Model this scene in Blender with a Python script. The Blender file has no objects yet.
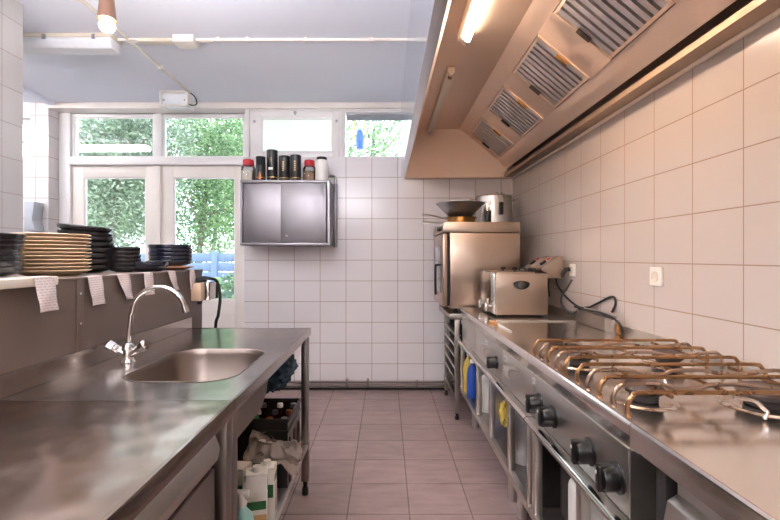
import bpy, bmesh, math, random
from mathutils import Vector, Matrix, noise
C = bpy.context.scene.collection
SC = bpy.context.scene
random.seed(7)
# ---------------------------------------------------------------- camera, world, sun, exposure
CAM_Z = 1.294; F = 435.0; CX = 386.0; CY = 257.0      # focal length and vanishing point in pixels of the 780x520 frame
cd = bpy.data.cameras.new('camera'); cam = bpy.data.objects.new('camera', cd); C.objects.link(cam)
cam.location = (0, 0, CAM_Z); cam.rotation_euler = (math.pi/2, 0, 0)
cd.sensor_fit = 'HORIZONTAL'; cd.sensor_width = 36; cd.lens = F/780*36
cd.shift_x = (390-CX)/780; cd.shift_y = -(260-CY)/780; cd.clip_start = 0.02
SC.camera = cam
SC.view_settings.view_transform = 'Standard'; SC.view_settings.look = 'None'
SC.view_settings.gamma = 1; SC.view_settings.use_curve_mapping = False
SC.view_settings.exposure = 1.14
w = bpy.data.worlds.new('world'); SC.world = w; w.use_nodes = True
bg = w.node_tree.nodes['Background']; bg.inputs[0].default_value = (0.74, 0.87, 1.0, 1); bg.inputs[1].default_value = 4.6
sd = bpy.data.lights.new('sun', 'SUN'); sd.energy = 4.0; sd.angle = 0.03; sd.color = (1, .96, .88)
so = bpy.data.objects.new('sun', sd); C.objects.link(so); so.rotation_euler = (math.radians(38), math.radians(12), 0)
def portal(x, y, z, sx, sz):
    l = bpy.data.lights.new('window_portal', 'AREA'); l.shape = 'RECTANGLE'; l.size = sx; l.size_y = sz
    l.cycles.is_portal = True
    o = bpy.data.objects.new('window_portal', l); C.objects.link(o); o.location = (x, y, z); o.rotation_euler = (-math.pi/2, 0, 0)
portal(-2.27, 4.5, 1.4, 1.8, 2.8); portal(-.5, 4.45, 2.52, 1.8, .5)
LAMP_TUBE = 36.0; LAMP_FILL = 40.0; LAMP_LEFT = 24.0; LAMP_SPOT = 30.0
WARM = (1, .82, .66); COOL = (.985, .955, 1.0)

def P(x, y, Y):
    "point of the room seen at pixel x, y when it stands Y metres in front of the camera"
    return Vector(((x-CX)*Y/F, Y, CAM_Z-(y-CY)*Y/F))
def PXx(x, Y): return (x-CX)*Y/F
def PZ(y, Y): return CAM_Z-(y-CY)*Y/F
# ---------------------------------------------------------------- mesh helpers
class MB:
    def __init__(s): s.bm = bmesh.new()
    def box(s, x0, x1, y0, y1, z0, z1, bev=0, seg=2, M=None):
        if x0 > x1: x0, x1 = x1, x0
        if y0 > y1: y0, y1 = y1, y0
        if z0 > z1: z0, z1 = z1, z0
        r = bmesh.ops.create_cube(s.bm, size=1)
        vs = r['verts']
        for v in vs:
            v.co = Vector(((x0+x1)/2+v.co.x*(x1-x0), (y0+y1)/2+v.co.y*(y1-y0), (z0+z1)/2+v.co.z*(z1-z0)))
        if bev:
            es = list({e for v in vs for e in v.link_edges})
            r = bmesh.ops.bevel(s.bm, geom=es, offset=bev, segments=seg, affect='EDGES', profile=.5)
            vs = list({v for f in r['faces'] for v in f.verts} | {v for v in vs if v.is_valid})
        if M is not None: bmesh.ops.transform(s.bm, matrix=M, verts=vs)
        return s
    def prism(s, poly, axis, a, b, bev=0):
        def mk(p, t):
            return {'y': (p[0], t, p[1]), 'x': (t, p[0], p[1]), 'z': (p[0], p[1], t)}[axis]
        A = [s.bm.verts.new(mk(p, a)) for p in poly]; B = [s.bm.verts.new(mk(p, b)) for p in poly]
        n = len(poly); fs = [s.bm.faces.new(A), s.bm.faces.new(B[::-1])]
        for i in range(n): fs.append(s.bm.faces.new((A[i], B[i], B[(i+1) % n], A[(i+1) % n])))
        bmesh.ops.recalc_face_normals(s.bm, faces=fs)
        if bev:
            es = list({e for v in A+B for e in v.link_edges})
            bmesh.ops.bevel(s.bm, geom=es, offset=bev, segments=2, affect='EDGES', profile=.5)
        return s
    def tube(s, pts, r, n=8, closed=False, rs=None):
        pts = [Vector(p) for p in pts]; m = len(pts); rings = []
        t = (pts[1]-pts[0]).normalized()
        u = t.orthogonal().normalized()
        for i in range(m):
            if closed: d = pts[(i+1) % m]-pts[i-1]
            else: d = pts[min(i+1, m-1)]-pts[max(i-1, 0)]
            if d.length < 1e-9: d = t
            d.normalize(); u = (u-d*u.dot(d))
            u = u.normalized() if u.length > 1e-6 else d.orthogonal().normalized()
            v = d.cross(u); rr = rs[i] if rs else r
            rings.append([s.bm.verts.new(pts[i]+(u*math.cos(2*math.pi*k/n)+v*math.sin(2*math.pi*k/n))*rr) for k in range(n)])
        for i in range(m if closed else m-1):
            a, b = rings[i], rings[(i+1) % m]
            for k in range(n): s.bm.faces.new((a[k], a[(k+1) % n], b[(k+1) % n], b[k]))
        if not closed: s.bm.faces.new(rings[0][::-1]); s.bm.faces.new(rings[-1])
        return s
    def lathe(s, prof, c=(0, 0, 0), n=32, axis='z', flip=1):
        c = Vector(c); rings = []
        def mk(r, h, a):
            x, y = r*math.cos(a), r*math.sin(a)
            return c+{'z': Vector((x, y, h)), 'x': Vector((h, x, y)), 'y': Vector((x, h, y))}[axis]
        for r, h in prof:
            rings.append([s.bm.verts.new(mk(0, h, 0))] if r <= 1e-6 else [s.bm.verts.new(mk(r, h, 2*math.pi*k/n)) for k in range(n)])
        fs = []
        for a, b in zip(rings, rings[1:]):
            for k in range(n):
                k2 = (k+1) % n
                if len(a) == 1 and len(b) == 1: continue
                if len(a) == 1: fs.append(s.bm.faces.new((a[0], b[k2], b[k])))
                elif len(b) == 1: fs.append(s.bm.faces.new((a[k], a[k2], b[0])))
                else: fs.append(s.bm.faces.new((a[k], a[k2], b[k2], b[k])))
        bmesh.ops.recalc_face_normals(s.bm, faces=fs)
        return s
    def quad(s, *p): s.bm.faces.new([s.bm.verts.new(q) for q in p]); return s
    def grid(s, fn, nu, nv, thick=0):
        V = [[s.bm.verts.new(fn(i/nu, j/nv)) for j in range(nv+1)] for i in range(nu+1)]
        for i in range(nu):
            for j in range(nv): s.bm.faces.new((V[i][j], V[i+1][j], V[i+1][j+1], V[i][j+1]))
        return s
    def rot(s, M): bmesh.ops.transform(s.bm, matrix=M, verts=s.bm.verts); return s
def wloc(o):
    v = Vector((0, 0, 0))
    while o is not None: v += o.location; o = o.parent
    return v
def obj(name, mb, mat, parent=None, world=False, ang=35, smooth=True):
    "link the mesh as ONE object; world=True: its points are room coordinates"
    if world and parent is not None: bmesh.ops.translate(mb.bm, vec=-wloc(parent), verts=mb.bm.verts)
    me = bpy.data.meshes.new(name); mb.bm.to_mesh(me); mb.bm.free()
    me.materials.append(mat)
    if smooth:
        me.polygons.foreach_set('use_smooth', [True]*len(me.polygons)); me.set_sharp_from_angle(angle=math.radians(ang))
    o = bpy.data.objects.new(name, me); C.objects.link(o); o.parent = parent
    return o
def tag(o, label, cat, group=None, kind=None):
    o['label'] = label; o['category'] = cat
    if group: o['group'] = group
    if kind: o['kind'] = kind
    return o
def thing(name, label, cat, loc=(0, 0, 0), rz=0, group=None):
    o = bpy.data.objects.new(name, None); C.objects.link(o); o.location = loc; o.rotation_euler = (0, 0, rz)
    o.empty_display_size = .05
    return tag(o, label, cat, group)
def struct(name, mb, mat, parent=None, world=False):
    o = obj(name, mb, mat, parent, world)
    if parent is None: o['kind'] = 'structure'
    return o
def dup(root, loc, rz=None, label=None, group=None):
    r = root.copy(); C.objects.link(r); r.location = loc
    if rz is not None: r.rotation_euler = (0, 0, rz)
    if label: r['label'] = label
    if group: r['group'] = group
    for ch in list(root.children):
        c = ch.copy(); C.objects.link(c); c.parent = r
        for g in ch.children:
            d = g.copy(); C.objects.link(d); d.parent = c
    return r
def smoothpath(pts, k=6):
    pts = [Vector(p) for p in pts]; out = []
    for i in range(len(pts)-1):
        p0 = pts[max(i-1, 0)]; p1 = pts[i]; p2 = pts[i+1]; p3 = pts[min(i+2, len(pts)-1)]
        for j in range(k):
            t = j/k
            out.append(.5*((2*p1)+(p2-p0)*t+(2*p0-5*p1+4*p2-p3)*t*t+(3*p1-p0-3*p2+p3)*t**3))
    out.append(pts[-1]); return out
def rrect(x0, x1, y0, y1, r, n=8):
    out = []
    for cx, cy, a0 in ((x1-r, y1-r, 0), (x0+r, y1-r, 90), (x0+r, y0+r, 180), (x1-r, y0+r, 270)):
        for k in range(n+1):
            a = math.radians(a0+90*k/n); out.append((cx+r*math.cos(a), cy+r*math.sin(a)))
    return out
# ---------------------------------------------------------------- materials
def lin(c):
    if isinstance(c, str): c = tuple(int(c[i:i+2], 16)/255 for i in (0, 2, 4))
    return tuple((v/12.92 if v <= .04045 else ((v+.055)/1.055)**2.4) for v in c)+(1,)
def base(name):
    m = bpy.data.materials.new(name); m.use_nodes = True; nt = m.node_tree
    return m, nt, nt.nodes['Principled BSDF']
def N(nt, t, **kw):
    n = nt.nodes.new(t)
    for k, v in kw.items(): setattr(n, k, v)
    return n
def plain(name, col, rough=.5, metal=0, var=.06, scale=30, bump=0, coat=0, emis=0, ior=None):
    m, nt, b = base(name); c = lin(col)
    tc = N(nt, 'ShaderNodeTexCoord'); no = N(nt, 'ShaderNodeTexNoise'); no.inputs['Scale'].default_value = scale; no.inputs['Detail'].default_value = 4
    nt.links.new(tc.outputs['Object'], no.inputs['Vector'])
    mx = N(nt, 'ShaderNodeMix', data_type='RGBA')
    mx.inputs[6].default_value = tuple(v*(1-var) for v in c[:3])+(1,); mx.inputs[7].default_value = tuple(min(1, v*(1+var)) for v in c[:3])+(1,)
    nt.links.new(no.outputs['Fac'], mx.inputs[0]); nt.links.new(mx.outputs[2], b.inputs['Base Color'])
    b.inputs['Roughness'].default_value = rough; b.inputs['Metallic'].default_value = metal
    b.inputs['Coat Weight'].default_value = coat
    if ior: b.inputs['IOR'].default_value = ior
    if emis: b.inputs['Emission Color'].default_value = c; b.inputs['Emission Strength'].default_value = emis
    if bump:
        bp = N(nt, 'ShaderNodeBump'); bp.inputs['Strength'].default_value = bump; bp.inputs['Distance'].default_value = .01
        nt.links.new(no.outputs['Fac'], bp.inputs['Height']); nt.links.new(bp.outputs[0], b.inputs['Normal'])
    return m
def steel(name, col='cec8c0', rough=.35, brush=(4, 220, 220), wear=.04, bump=0, dent=0, dscale=3, smudge=6, cv=.92):
    m, nt, b = base(name); c = lin(col)
    tc = N(nt, 'ShaderNodeTexCoord'); mp = N(nt, 'ShaderNodeMapping'); mp.inputs['Scale'].default_value = brush
    no = N(nt, 'ShaderNodeTexNoise'); no.inputs['Scale'].default_value = 1; no.inputs['Detail'].default_value = 3
    nt.links.new(tc.outputs['Object'], mp.inputs[0]); nt.links.new(mp.outputs[0], no.inputs['Vector'])
    sm = N(nt, 'ShaderNodeTexNoise'); sm.inputs['Scale'].default_value = smudge; sm.inputs['Detail'].default_value = 5; sm.inputs['Roughness'].default_value = .65
    nt.links.new(tc.outputs['Object'], sm.inputs['Vector'])
    mr = N(nt, 'ShaderNodeMapRange'); mr.inputs[1].default_value = .3; mr.inputs[2].default_value = .7
    mr.inputs[3].default_value = max(.05, rough-wear); mr.inputs[4].default_value = rough+wear
    nt.links.new(sm.outputs['Fac'], mr.inputs[0]); nt.links.new(mr.outputs[0], b.inputs['Roughness'])
    mx = N(nt, 'ShaderNodeMix', data_type='RGBA'); mx.inputs[6].default_value = tuple(v*cv for v in c[:3])+(1,); b.inputs['Anisotropic'].default_value = .3; mx.inputs[7].default_value = c
    nt.links.new(sm.outputs['Fac'], mx.inputs[0]); nt.links.new(mx.outputs[2], b.inputs['Base Color'])
    b.inputs['Metallic'].default_value = 1
    bp = N(nt, 'ShaderNodeBump'); bp.inputs['Strength'].default_value = bump; bp.inputs['Distance'].default_value = .002
    nt.links.new(no.outputs['Fac'], bp.inputs['Height']); last = bp
    if dent:
        dn = N(nt, 'ShaderNodeTexNoise'); dn.inputs['Scale'].default_value = dscale; dn.inputs['Detail'].default_value = 1
        nt.links.new(tc.outputs['Object'], dn.inputs['Vector'])
        b2 = N(nt, 'ShaderNodeBump'); b2.inputs['Strength'].default_value = 1; b2.inputs['Distance'].default_value = dent
        nt.links.new(dn.outputs['Fac'], b2.inputs['Height']); nt.links.new(bp.outputs[0], b2.inputs['Normal']); last = b2
    nt.links.new(last.outputs[0], b.inputs['Normal'])
    return m
def tiles(name, ax, ox, oy, w, h, col, col2, mort, msize, rough=.18, bump=.25, noise_amt=0, rough_m=.8):
    "stacked tiles; ax picks the two room axes the joints run along"
    m, nt, b = base(name)
    g = N(nt, 'ShaderNodeNewGeometry'); sp = N(nt, 'ShaderNodeSeparateXYZ'); nt.links.new(g.outputs['Position'], sp.inputs[0])
    cb = N(nt, 'ShaderNodeCombineXYZ')
    for i, (a, o) in enumerate(zip(ax, (ox, oy))):
        ad = N(nt, 'ShaderNodeMath', operation='ADD'); ad.inputs[1].default_value = -o+100*(w, h)[i]
        nt.links.new(sp.outputs['XYZ'.index(a)], ad.inputs[0]); nt.links.new(ad.outputs[0], cb.inputs[i])
    br = N(nt, 'ShaderNodeTexBrick'); br.offset = 0; br.offset_frequency = 1; br.squash = 1
    br.inputs['Scale'].default_value = 1; br.inputs['Brick Width'].default_value = w; br.inputs['Row Height'].default_value = h
    br.inputs['Mortar Size'].default_value = msize; br.inputs['Mortar Smooth'].default_value = .15; br.inputs['Bias'].default_value = 0
    br.inputs['Color1'].default_value = lin(col); br.inputs['Color2'].default_value = lin(col2); br.inputs['Mortar'].default_value = lin(mort)
    nt.links.new(cb.outputs[0], br.inputs['Vector'])
    colout = br.outputs['Color']
    no = N(nt, 'ShaderNodeTexNoise'); no.inputs['Scale'].default_value = 5; no.inputs['Detail'].default_value = 6; no.inputs['Roughness'].default_value = .6
    mp = N(nt, 'ShaderNodeMapping'); mp.inputs['Scale'].default_value = (1, 3.5, 3.5) if noise_amt else (1, 1, 1)
    nt.links.new(g.outputs['Position'], mp.inputs[0]); nt.links.new(mp.outputs[0], no.inputs['Vector'])
    if noise_amt:
        mr = N(nt, 'ShaderNodeMapRange'); mr.inputs[1].default_value = .25; mr.inputs[2].default_value = .75
        mr.inputs[3].default_value = 1-noise_amt; mr.inputs[4].default_value = 1+noise_amt
        nt.links.new(no.outputs['Fac'], mr.inputs[0])
        vm = N(nt, 'ShaderNodeVectorMath', operation='SCALE'); nt.links.new(colout, vm.inputs[0]); nt.links.new(mr.outputs[0], vm.inputs['Scale']); colout = vm.outputs[0]
    nt.links.new(colout, b.inputs['Base Color'])
    mr2 = N(nt, 'ShaderNodeMapRange'); mr2.inputs[3].default_value = rough; mr2.inputs[4].default_value = rough_m
    nt.links.new(br.outputs['Fac'], mr2.inputs[0]); nt.links.new(mr2.outputs[0], b.inputs['Roughness'])
    inv = N(nt, 'ShaderNodeMath', operation='MULTIPLY_ADD'); inv.inputs[1].default_value = -1
    nt.links.new(br.outputs['Fac'], inv.inputs[0])
    ns = N(nt, 'ShaderNodeMath', operation='MULTIPLY'); ns.inputs[1].default_value = .5 if noise_amt else .12
    nt.links.new(no.outputs['Fac'], ns.inputs[0]); nt.links.new(ns.outputs[0], inv.inputs[2])
    bp = N(nt, 'ShaderNodeBump'); bp.inputs['Strength'].default_value = bump; bp.inputs['Distance'].default_value = .004
    nt.links.new(inv.outputs[0], bp.inputs['Height']); nt.links.new(bp.outputs[0], b.inputs['Normal'])
    return m
def glassy(name, tint=(1, 1, 1), gloss=.06, rough=.0, diffuse=None, dfac=0):
    m = bpy.data.materials.new(name); m.use_nodes = True; nt = m.node_tree; nt.nodes.clear()
    out = N(nt, 'ShaderNodeOutputMaterial'); tr = N(nt, 'ShaderNodeBsdfTransparent'); tr.inputs[0].default_value = (*tint, 1)
    gl = N(nt, 'ShaderNodeBsdfGlossy'); gl.inputs['Roughness'].default_value = rough
    fr = N(nt, 'ShaderNodeFresnel'); fr.inputs[0].default_value = 1.45
    ad = N(nt, 'ShaderNodeMath', operation='ADD'); ad.inputs[1].default_value = gloss-.03; ad.use_clamp = True; nt.links.new(fr.outputs[0], ad.inputs[0])
    mx = N(nt, 'ShaderNodeMixShader'); nt.links.new(ad.outputs[0], mx.inputs[0]); nt.links.new(tr.outputs[0], mx.inputs[1]); nt.links.new(gl.outputs[0], mx.inputs[2])
    last = mx
    if diffuse:
        df = N(nt, 'ShaderNodeBsdfDiffuse'); df.inputs[0].default_value = lin(diffuse)
        tl = N(nt, 'ShaderNodeBsdfTranslucent'); tl.inputs[0].default_value = lin(diffuse)
        m1 = N(nt, 'ShaderNodeMixShader'); m1.inputs[0].default_value = .6; nt.links.new(df.outputs[0], m1.inputs[1]); nt.links.new(tl.outputs[0], m1.inputs[2])
        m2 = N(nt, 'ShaderNodeMixShader'); m2.inputs[0].default_value = dfac
        nt.links.new(mx.outputs[0], m2.inputs[1]); nt.links.new(m1.outputs[0], m2.inputs[2]); last = m2
    nt.links.new(last.outputs[0], out.inputs[0])
    return m
def emit(name, col, s):
    m, nt, b = base(name); b.inputs['Base Color'].default_value = (.8, .8, .8, 1)
    b.inputs['Emission Color'].default_value = (*col, 1); b.inputs['Emission Strength'].default_value = s
    return m
def leafmat(name, c1, c2, c3):
    m, nt, b = base(name); g = N(nt, 'ShaderNodeNewGeometry'); cr = N(nt, 'ShaderNodeValToRGB')
    cr.color_ramp.elements[0].color = lin(c1); cr.color_ramp.elements[1].color = lin(c3)
    e = cr.color_ramp.elements.new(.5); e.color = lin(c2)
    nt.links.new(g.outputs['Random Per Island'], cr.inputs[0]); nt.links.new(cr.outputs[0], b.inputs['Base Color'])
    b.inputs['Roughness'].default_value = .45
    tl = N(nt, 'ShaderNodeBsdfTranslucent'); nt.links.new(cr.outputs[0], tl.inputs[0])
    mx = N(nt, 'ShaderNodeMixShader'); mx.inputs[0].default_value = .45
    nt.links.new(b.outputs[0], mx.inputs[1]); nt.links.new(tl.outputs[0], mx.inputs[2]); nt.links.new(mx.outputs[0], nt.nodes['Material Output'].inputs[0])
    return m
M = {}
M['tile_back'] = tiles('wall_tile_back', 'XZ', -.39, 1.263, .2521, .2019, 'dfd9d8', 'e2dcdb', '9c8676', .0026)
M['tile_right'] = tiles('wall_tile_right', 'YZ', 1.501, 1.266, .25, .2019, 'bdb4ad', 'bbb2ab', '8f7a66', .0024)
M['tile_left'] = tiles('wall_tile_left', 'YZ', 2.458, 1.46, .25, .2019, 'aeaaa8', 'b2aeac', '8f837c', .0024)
M['floor'] = tiles('floor_tile', 'XY', PXx(365.7, 4.18)-.0, 2.188, .313, .2935, '99827e', '907c78', '6f605c', .0032, rough=.42, bump=.35, noise_amt=.22)
M['plaster'] = plain('ceiling_plaster', 'ebeffa', .8, var=.015, scale=3, bump=.05)
M['whitepaint'] = plain('white_paint', 'f0edeb', .4, var=.02, scale=8)
M['cream'] = plain('cream_paint', 'e6dfd6', .45, var=.02, scale=8)
M['steel'] = steel('stainless_steel')
M['steel_top'] = steel('worn_worktop_steel', 'c8bdb6', .21, (220, 3, 220), .03, 0, dent=.0012, dscale=5, smudge=12, cv=.78)
M['steel_dent'] = steel('dented_worktop_steel', 'bda99c', .21, (180, 5, 180), .035, 0, dent=.010, dscale=6, smudge=14, cv=.62)
M['steel_stove'] = steel('polished_stove_steel', 'faf4ee', .17, (220, 4, 220), .04, 0, dent=.0008, dscale=6)
M['steel_hood'] = steel('hood_steel', 'f0d9c6', .55, (200, 3, 200), .05, 0, dent=.0008, dscale=2.5)
M['basin'] = steel('sink_steel', '8f8279', .36)
M['steel_dull'] = steel('dull_steel', 'a39a92', .36, (3, 150, 150), .05)
M['steel_warmlit'] = steel('warm_lit_steel', 'aa9786', .33, wear=.02)  # warm hood light and reflections put into the steel's colour
M['steel_cab'] = steel('cabinet_steel', '959194', .46, (180, 180, 3), .04, 0, dent=.0005, dscale=3)
M['steel_filter'] = steel('filter_steel', 'dcd6d4', .4, wear=.02)
M['steel_outer'] = steel('satin_white_steel', 'e6e9ee', .2, wear=.02)
M['gutter'] = steel('gutter_steel', 'b09c8c', .6, wear=.03)
M['chrome'] = steel('chrome', 'dcd8d2', .09, wear=.03, bump=0)
M['galv'] = steel('galvanised_steel', 'b4b4b6', .4, wear=.1)
M['hot_steel'] = steel('heat_tinted_steel', '94704f', .3, (8, 8, 8), .1, bump=0, smudge=14)
M['brass'] = steel('golden_steel', 'c99a5c', .22, wear=.06)
M['black'] = plain('black_plastic', '0c0b0b', .3, var=.1)
M['rubber'] = plain('black_rubber', '1c1a19', .55)
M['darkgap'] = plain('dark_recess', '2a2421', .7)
M['brown'] = plain('brown_laminate', '5b4b41', .42, var=.04, scale=12)
M['white'] = plain('white_plastic', 'e8e4dc', .35)
M['offwhite'] = plain('ivory_plastic', 'd9cfbf', .4)
M['ceramic'] = plain('black_stoneware', '211d1e', .22, var=.2, scale=40, coat=.3)
M['ceramic_blue'] = plain('navy_stoneware', '1b1e2b', .15, var=.2, scale=40, coat=.4)
M['beige'] = plain('beige_earthenware', 'ccb08c', .45, var=.06, scale=25)
M['terra'] = plain('terracotta', 'b5774a', .5)
M['paperlines'] = None
M['green'] = plain('green_print', '2f6a3c', .45)
M['greenlight'] = plain('mint_plastic', '9fd0c8', .35)
M['carton'] = plain('white_carton', 'eae5da', .45)
M['kraft'] = plain('tan_print', 'c49a66', .5)
M['red'] = plain('red_plastic', 'c8202c', .35)
M['blue'] = plain('blue_plastic', '244a9c', .4)
M['navy'] = plain('navy_plastic', '20356b', .4)
M['yellow'] = plain('yellow_plastic', 'c2a74a', .45)
M['olive'] = plain('olive_print', '8a8230', .5)
M['glassjar'] = glassy('jar_glass', (.96, .98, .97), .08)
M['amber'] = plain('brown_bottle_glass', '3a1d10', .08, coat=.5)
M['copper'] = plain('copper_print', 'b3683a', .35, metal=.5)
M['gold'] = plain('gold_print', 'a98a55', .35, metal=.5)
M['spice'] = plain('brown_grains', '8f7358', .8, var=.4, scale=160)
M['pale'] = plain('pale_grains', 'd8cec2', .8, var=.2, scale=160)
M['pane'] = glassy('window_glass', (.97, .99, 1), .05)
M['frost'] = glassy('frosted_glass', (.9, .95, .95), .05, .3, 'dfe0d9', .86)
M['bagclear'] = glassy('clear_plastic_film', (.93, .9, .87), .12, .2, 'd8cac0', .38)
M['bagblue'] = plain('blue_bin_bag', '3a5468', .22, var=.3, scale=12)
M['diffuser'] = plain('white_diffuser', 'e4e6ea', .35)
M['tube'] = emit('lit_tube', WARM, LAMP_TUBE)
M['fill_lit'] = emit('added_fill_glow', COOL, LAMP_FILL)  # glow of the added out-of-view fill lamps
M['left_lit'] = emit('lit_alcove_diffuser', COOL, LAMP_LEFT)
M['bulb'] = emit('lit_bulb', (1, .72, .42), LAMP_SPOT)
M['bronze'] = plain('brown_bronze', '7a5a4a', .35, metal=.6)
M['fence'] = plain('blue_grey_paint', '48576f', .7, var=.06, scale=6)
M['bark'] = plain('bark', '5e5348', .9, var=.3, bump=.4)
M['soil'] = plain('garden_ground', 'b4b09c', .95, var=.3, scale=4)
M['leaf_a'] = leafmat('pale_leaves', '3b5a36', '64824e', '93a87c')
M['leaf_b'] = leafmat('green_leaves', '2c4629', '587347', '8ba06f')
M['leaf_c'] = leafmat('bluish_leaves', '3a4a34', '64735a', '94a088')
def paper():
    m, nt, b = base('printed_receipt_paper'); tc = N(nt, 'ShaderNodeTexCoord')
    br = N(nt, 'ShaderNodeTexBrick'); br.inputs['Scale'].default_value = 1; br.inputs['Brick Width'].default_value = .017; br.inputs['Row Height'].default_value = .0085
    br.inputs['Mortar Size'].default_value = .0032; br.offset = .37; br.inputs['Mortar Smooth'].default_value = .6
    br.inputs['Color1'].default_value = lin('c4b3ad'); br.inputs['Color2'].default_value = lin('c6b5b0'); br.inputs['Mortar'].default_value = lin('e0d2cd')
    sp = N(nt, 'ShaderNodeSeparateXYZ'); cb = N(nt, 'ShaderNodeCombineXYZ'); nt.links.new(tc.outputs['Object'], sp.inputs[0])
    nt.links.new(sp.outputs[1], cb.inputs[0]); nt.links.new(sp.outputs[2], cb.inputs[1]); nt.links.new(cb.outputs[0], br.inputs['Vector'])
    nt.links.new(br.outputs['Color'], b.inputs['Base Color']); b.inputs['Roughness'].default_value = .7
    return m
M['paper'] = paper()
# ================================================================ THE SETTING
XR = 1.2336; YB = 4.24; ZC = 2.80; XL = -2.17; YF = -2.6; XLL = -4.6
struct('floor', MB().box(XLL, XR+.15, YF, YB+.35, -.12, 0), M['floor'])
struct('ceiling', MB().box(XLL, XR+.15, YF, YB+.35, ZC, ZC+.12), M['plaster'])
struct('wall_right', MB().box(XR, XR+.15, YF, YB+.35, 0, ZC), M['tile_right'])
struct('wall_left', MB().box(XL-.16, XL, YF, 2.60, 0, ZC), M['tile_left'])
struct('wall_front', MB().box(XLL, XR, YF-.12, YF, 0, ZC), M['whitepaint'])
struct('wall_alcove_left', MB().box(XLL-.12, XLL, YF, YB+.35, 0, ZC), M['whitepaint'])
# back wall: tiled piece below the high windows, piece behind the hood, column and parapet on the left
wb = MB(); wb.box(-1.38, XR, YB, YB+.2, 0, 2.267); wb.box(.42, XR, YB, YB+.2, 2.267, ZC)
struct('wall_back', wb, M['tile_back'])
wc = MB(); wc.box(-3.47, -3.29, YB, YB+.32, 0, ZC); wc.box(XLL, -3.47, YB, YB+.2, 0, PZ(158, YB)); 
struct('wall_back_left', wc, M['tile_back'])
struct('wall_back_lintel', MB().box(XLL, -3.47, YB, YB+.2, PZ(118, YB), ZC), M['whitepaint'])
struct('trim_1', MB().box(-3.29, .42, YB-.01, YB+.32, 2.742, ZC, .004), M['cream'])
struct('trim_2', MB().box(-3.28, -3.22, 2.6, YB-.012, ZC-.028, ZC), M['plaster'])
# glazed doors and transoms, recessed
YD = 4.40
def frame_from_px(mb, x0, x1, y0, y1, px0, px1, py0, py1, Y, d=.06, bev=.004, ybot=None):
    "rectangular frame (outer x0..x1,y0..y1 px; opening px0..px1,py0..py1 px)"
    X0, X1, A0, A1 = PXx(x0, Y), PXx(x1, Y), PXx(px0, Y), PXx(px1, Y)
    T, Bm = PZ(y0, Y), PZ(y1, Y) if ybot is None else ybot
    t, b = PZ(py0, Y), PZ(py1, Y)
    mb.box(X0, A0, Y, Y+d, Bm, T, bev); mb.box(A1, X1, Y, Y+d, Bm, T, bev)
    mb.box(A0, A1, Y, Y+d, t, T, bev); mb.box(A0, A1, Y, Y+d, Bm, b, bev)
    return (A0, A1, t, b)
def pane(op, Y, parent, mat, name='pane'):
    A0, A1, t, b = op
    return obj(name, MB().box(A0-.006, A1+.006, Y+.025, Y+.031, b-.006, t+.006), mat, parent)
def bead(op, Y, parent, mat, s=.012):
    A0, A1, t, b = op; mb = MB()
    mb.box(A0, A0+s, Y+.008, Y+.024, b, t); mb.box(A1-s, A1, Y+.008, Y+.024, b, t); mb.box(A0+s, A1-s, Y+.008, Y+.024, t-s, t); mb.box(A0+s, A1-s, Y+.008, Y+.024, b, b+s)
    return obj('glazing_bead', mb, mat, parent)
# fixed frame round the double door
jb = MB()
jb.box(-3.29, PXx(72, YD), YD-.03, YD+.10, 0, 2.742, .004)
jb.box(PXx(245, YD), -1.38, YD-.03, YD+.10, 0, 2.742, .004)
jb.box(PXx(72, YD), PXx(245, YD), YD-.05, YD+.10, PZ(165.5, YD), PZ(157.6, YD), .006)
jb.box(PXx(72, YD), PXx(245, YD), YD-.03, YD+.10, PZ(112.5, YD), 2.742, .004)
jb.box(PXx(154.5, YD), PXx(162.5, YD), YD-.02, YD+.08, PZ(157.6, YD), PZ(112.5, YD), .004)
struct('trim_3', jb, M['whitepaint'])
for i, (a, b_, p0, p1) in enumerate(((72, 154.5, 74.5, 153), (162.5, 245, 164, 243.5))):
    f = MB(); op = frame_from_px(f, a, b_, 112.5, 157.6, p0, p1, 117.3, 156.6, YD, .05)
    wo = struct('window_%d' % (i+1), f, M['whitepaint']); pane(op, YD, wo, M['pane']); bead(op, YD, wo, M['whitepaint'], .008)
for i, (a, b_, p0, p1) in enumerate(((72, 156.5, 84, 145.6), (157.5, 245, 173.5, 235))):
    f = MB(); op = frame_from_px(f, a, b_, 166, 400, p0, p1, 177.5, 299.8, YD, .05, ybot=.02)
    do = struct('door_%d' % (i+1), f, M['cream']); pane(op, YD, do, M['pane']); bead(op, YD, do, M['whitepaint'])
    pb = MB(); X0, X1 = PXx(p0, YD), PXx(p1, YD)
    pb.box(X0, X1, YD-.006, YD, PZ(315.5, YD), PZ(314, YD)); pb.box(X0, X1, YD-.006, YD, .25, .26); obj('panel_moulding', pb, M['cream'], do)
# rebate strip where the two leaves meet
struct('trim_4', MB().box(PXx(153, YD), PXx(161.5, YD), YD-.03, YD, .02, PZ(166, YD), .006), M['cream'])
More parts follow.
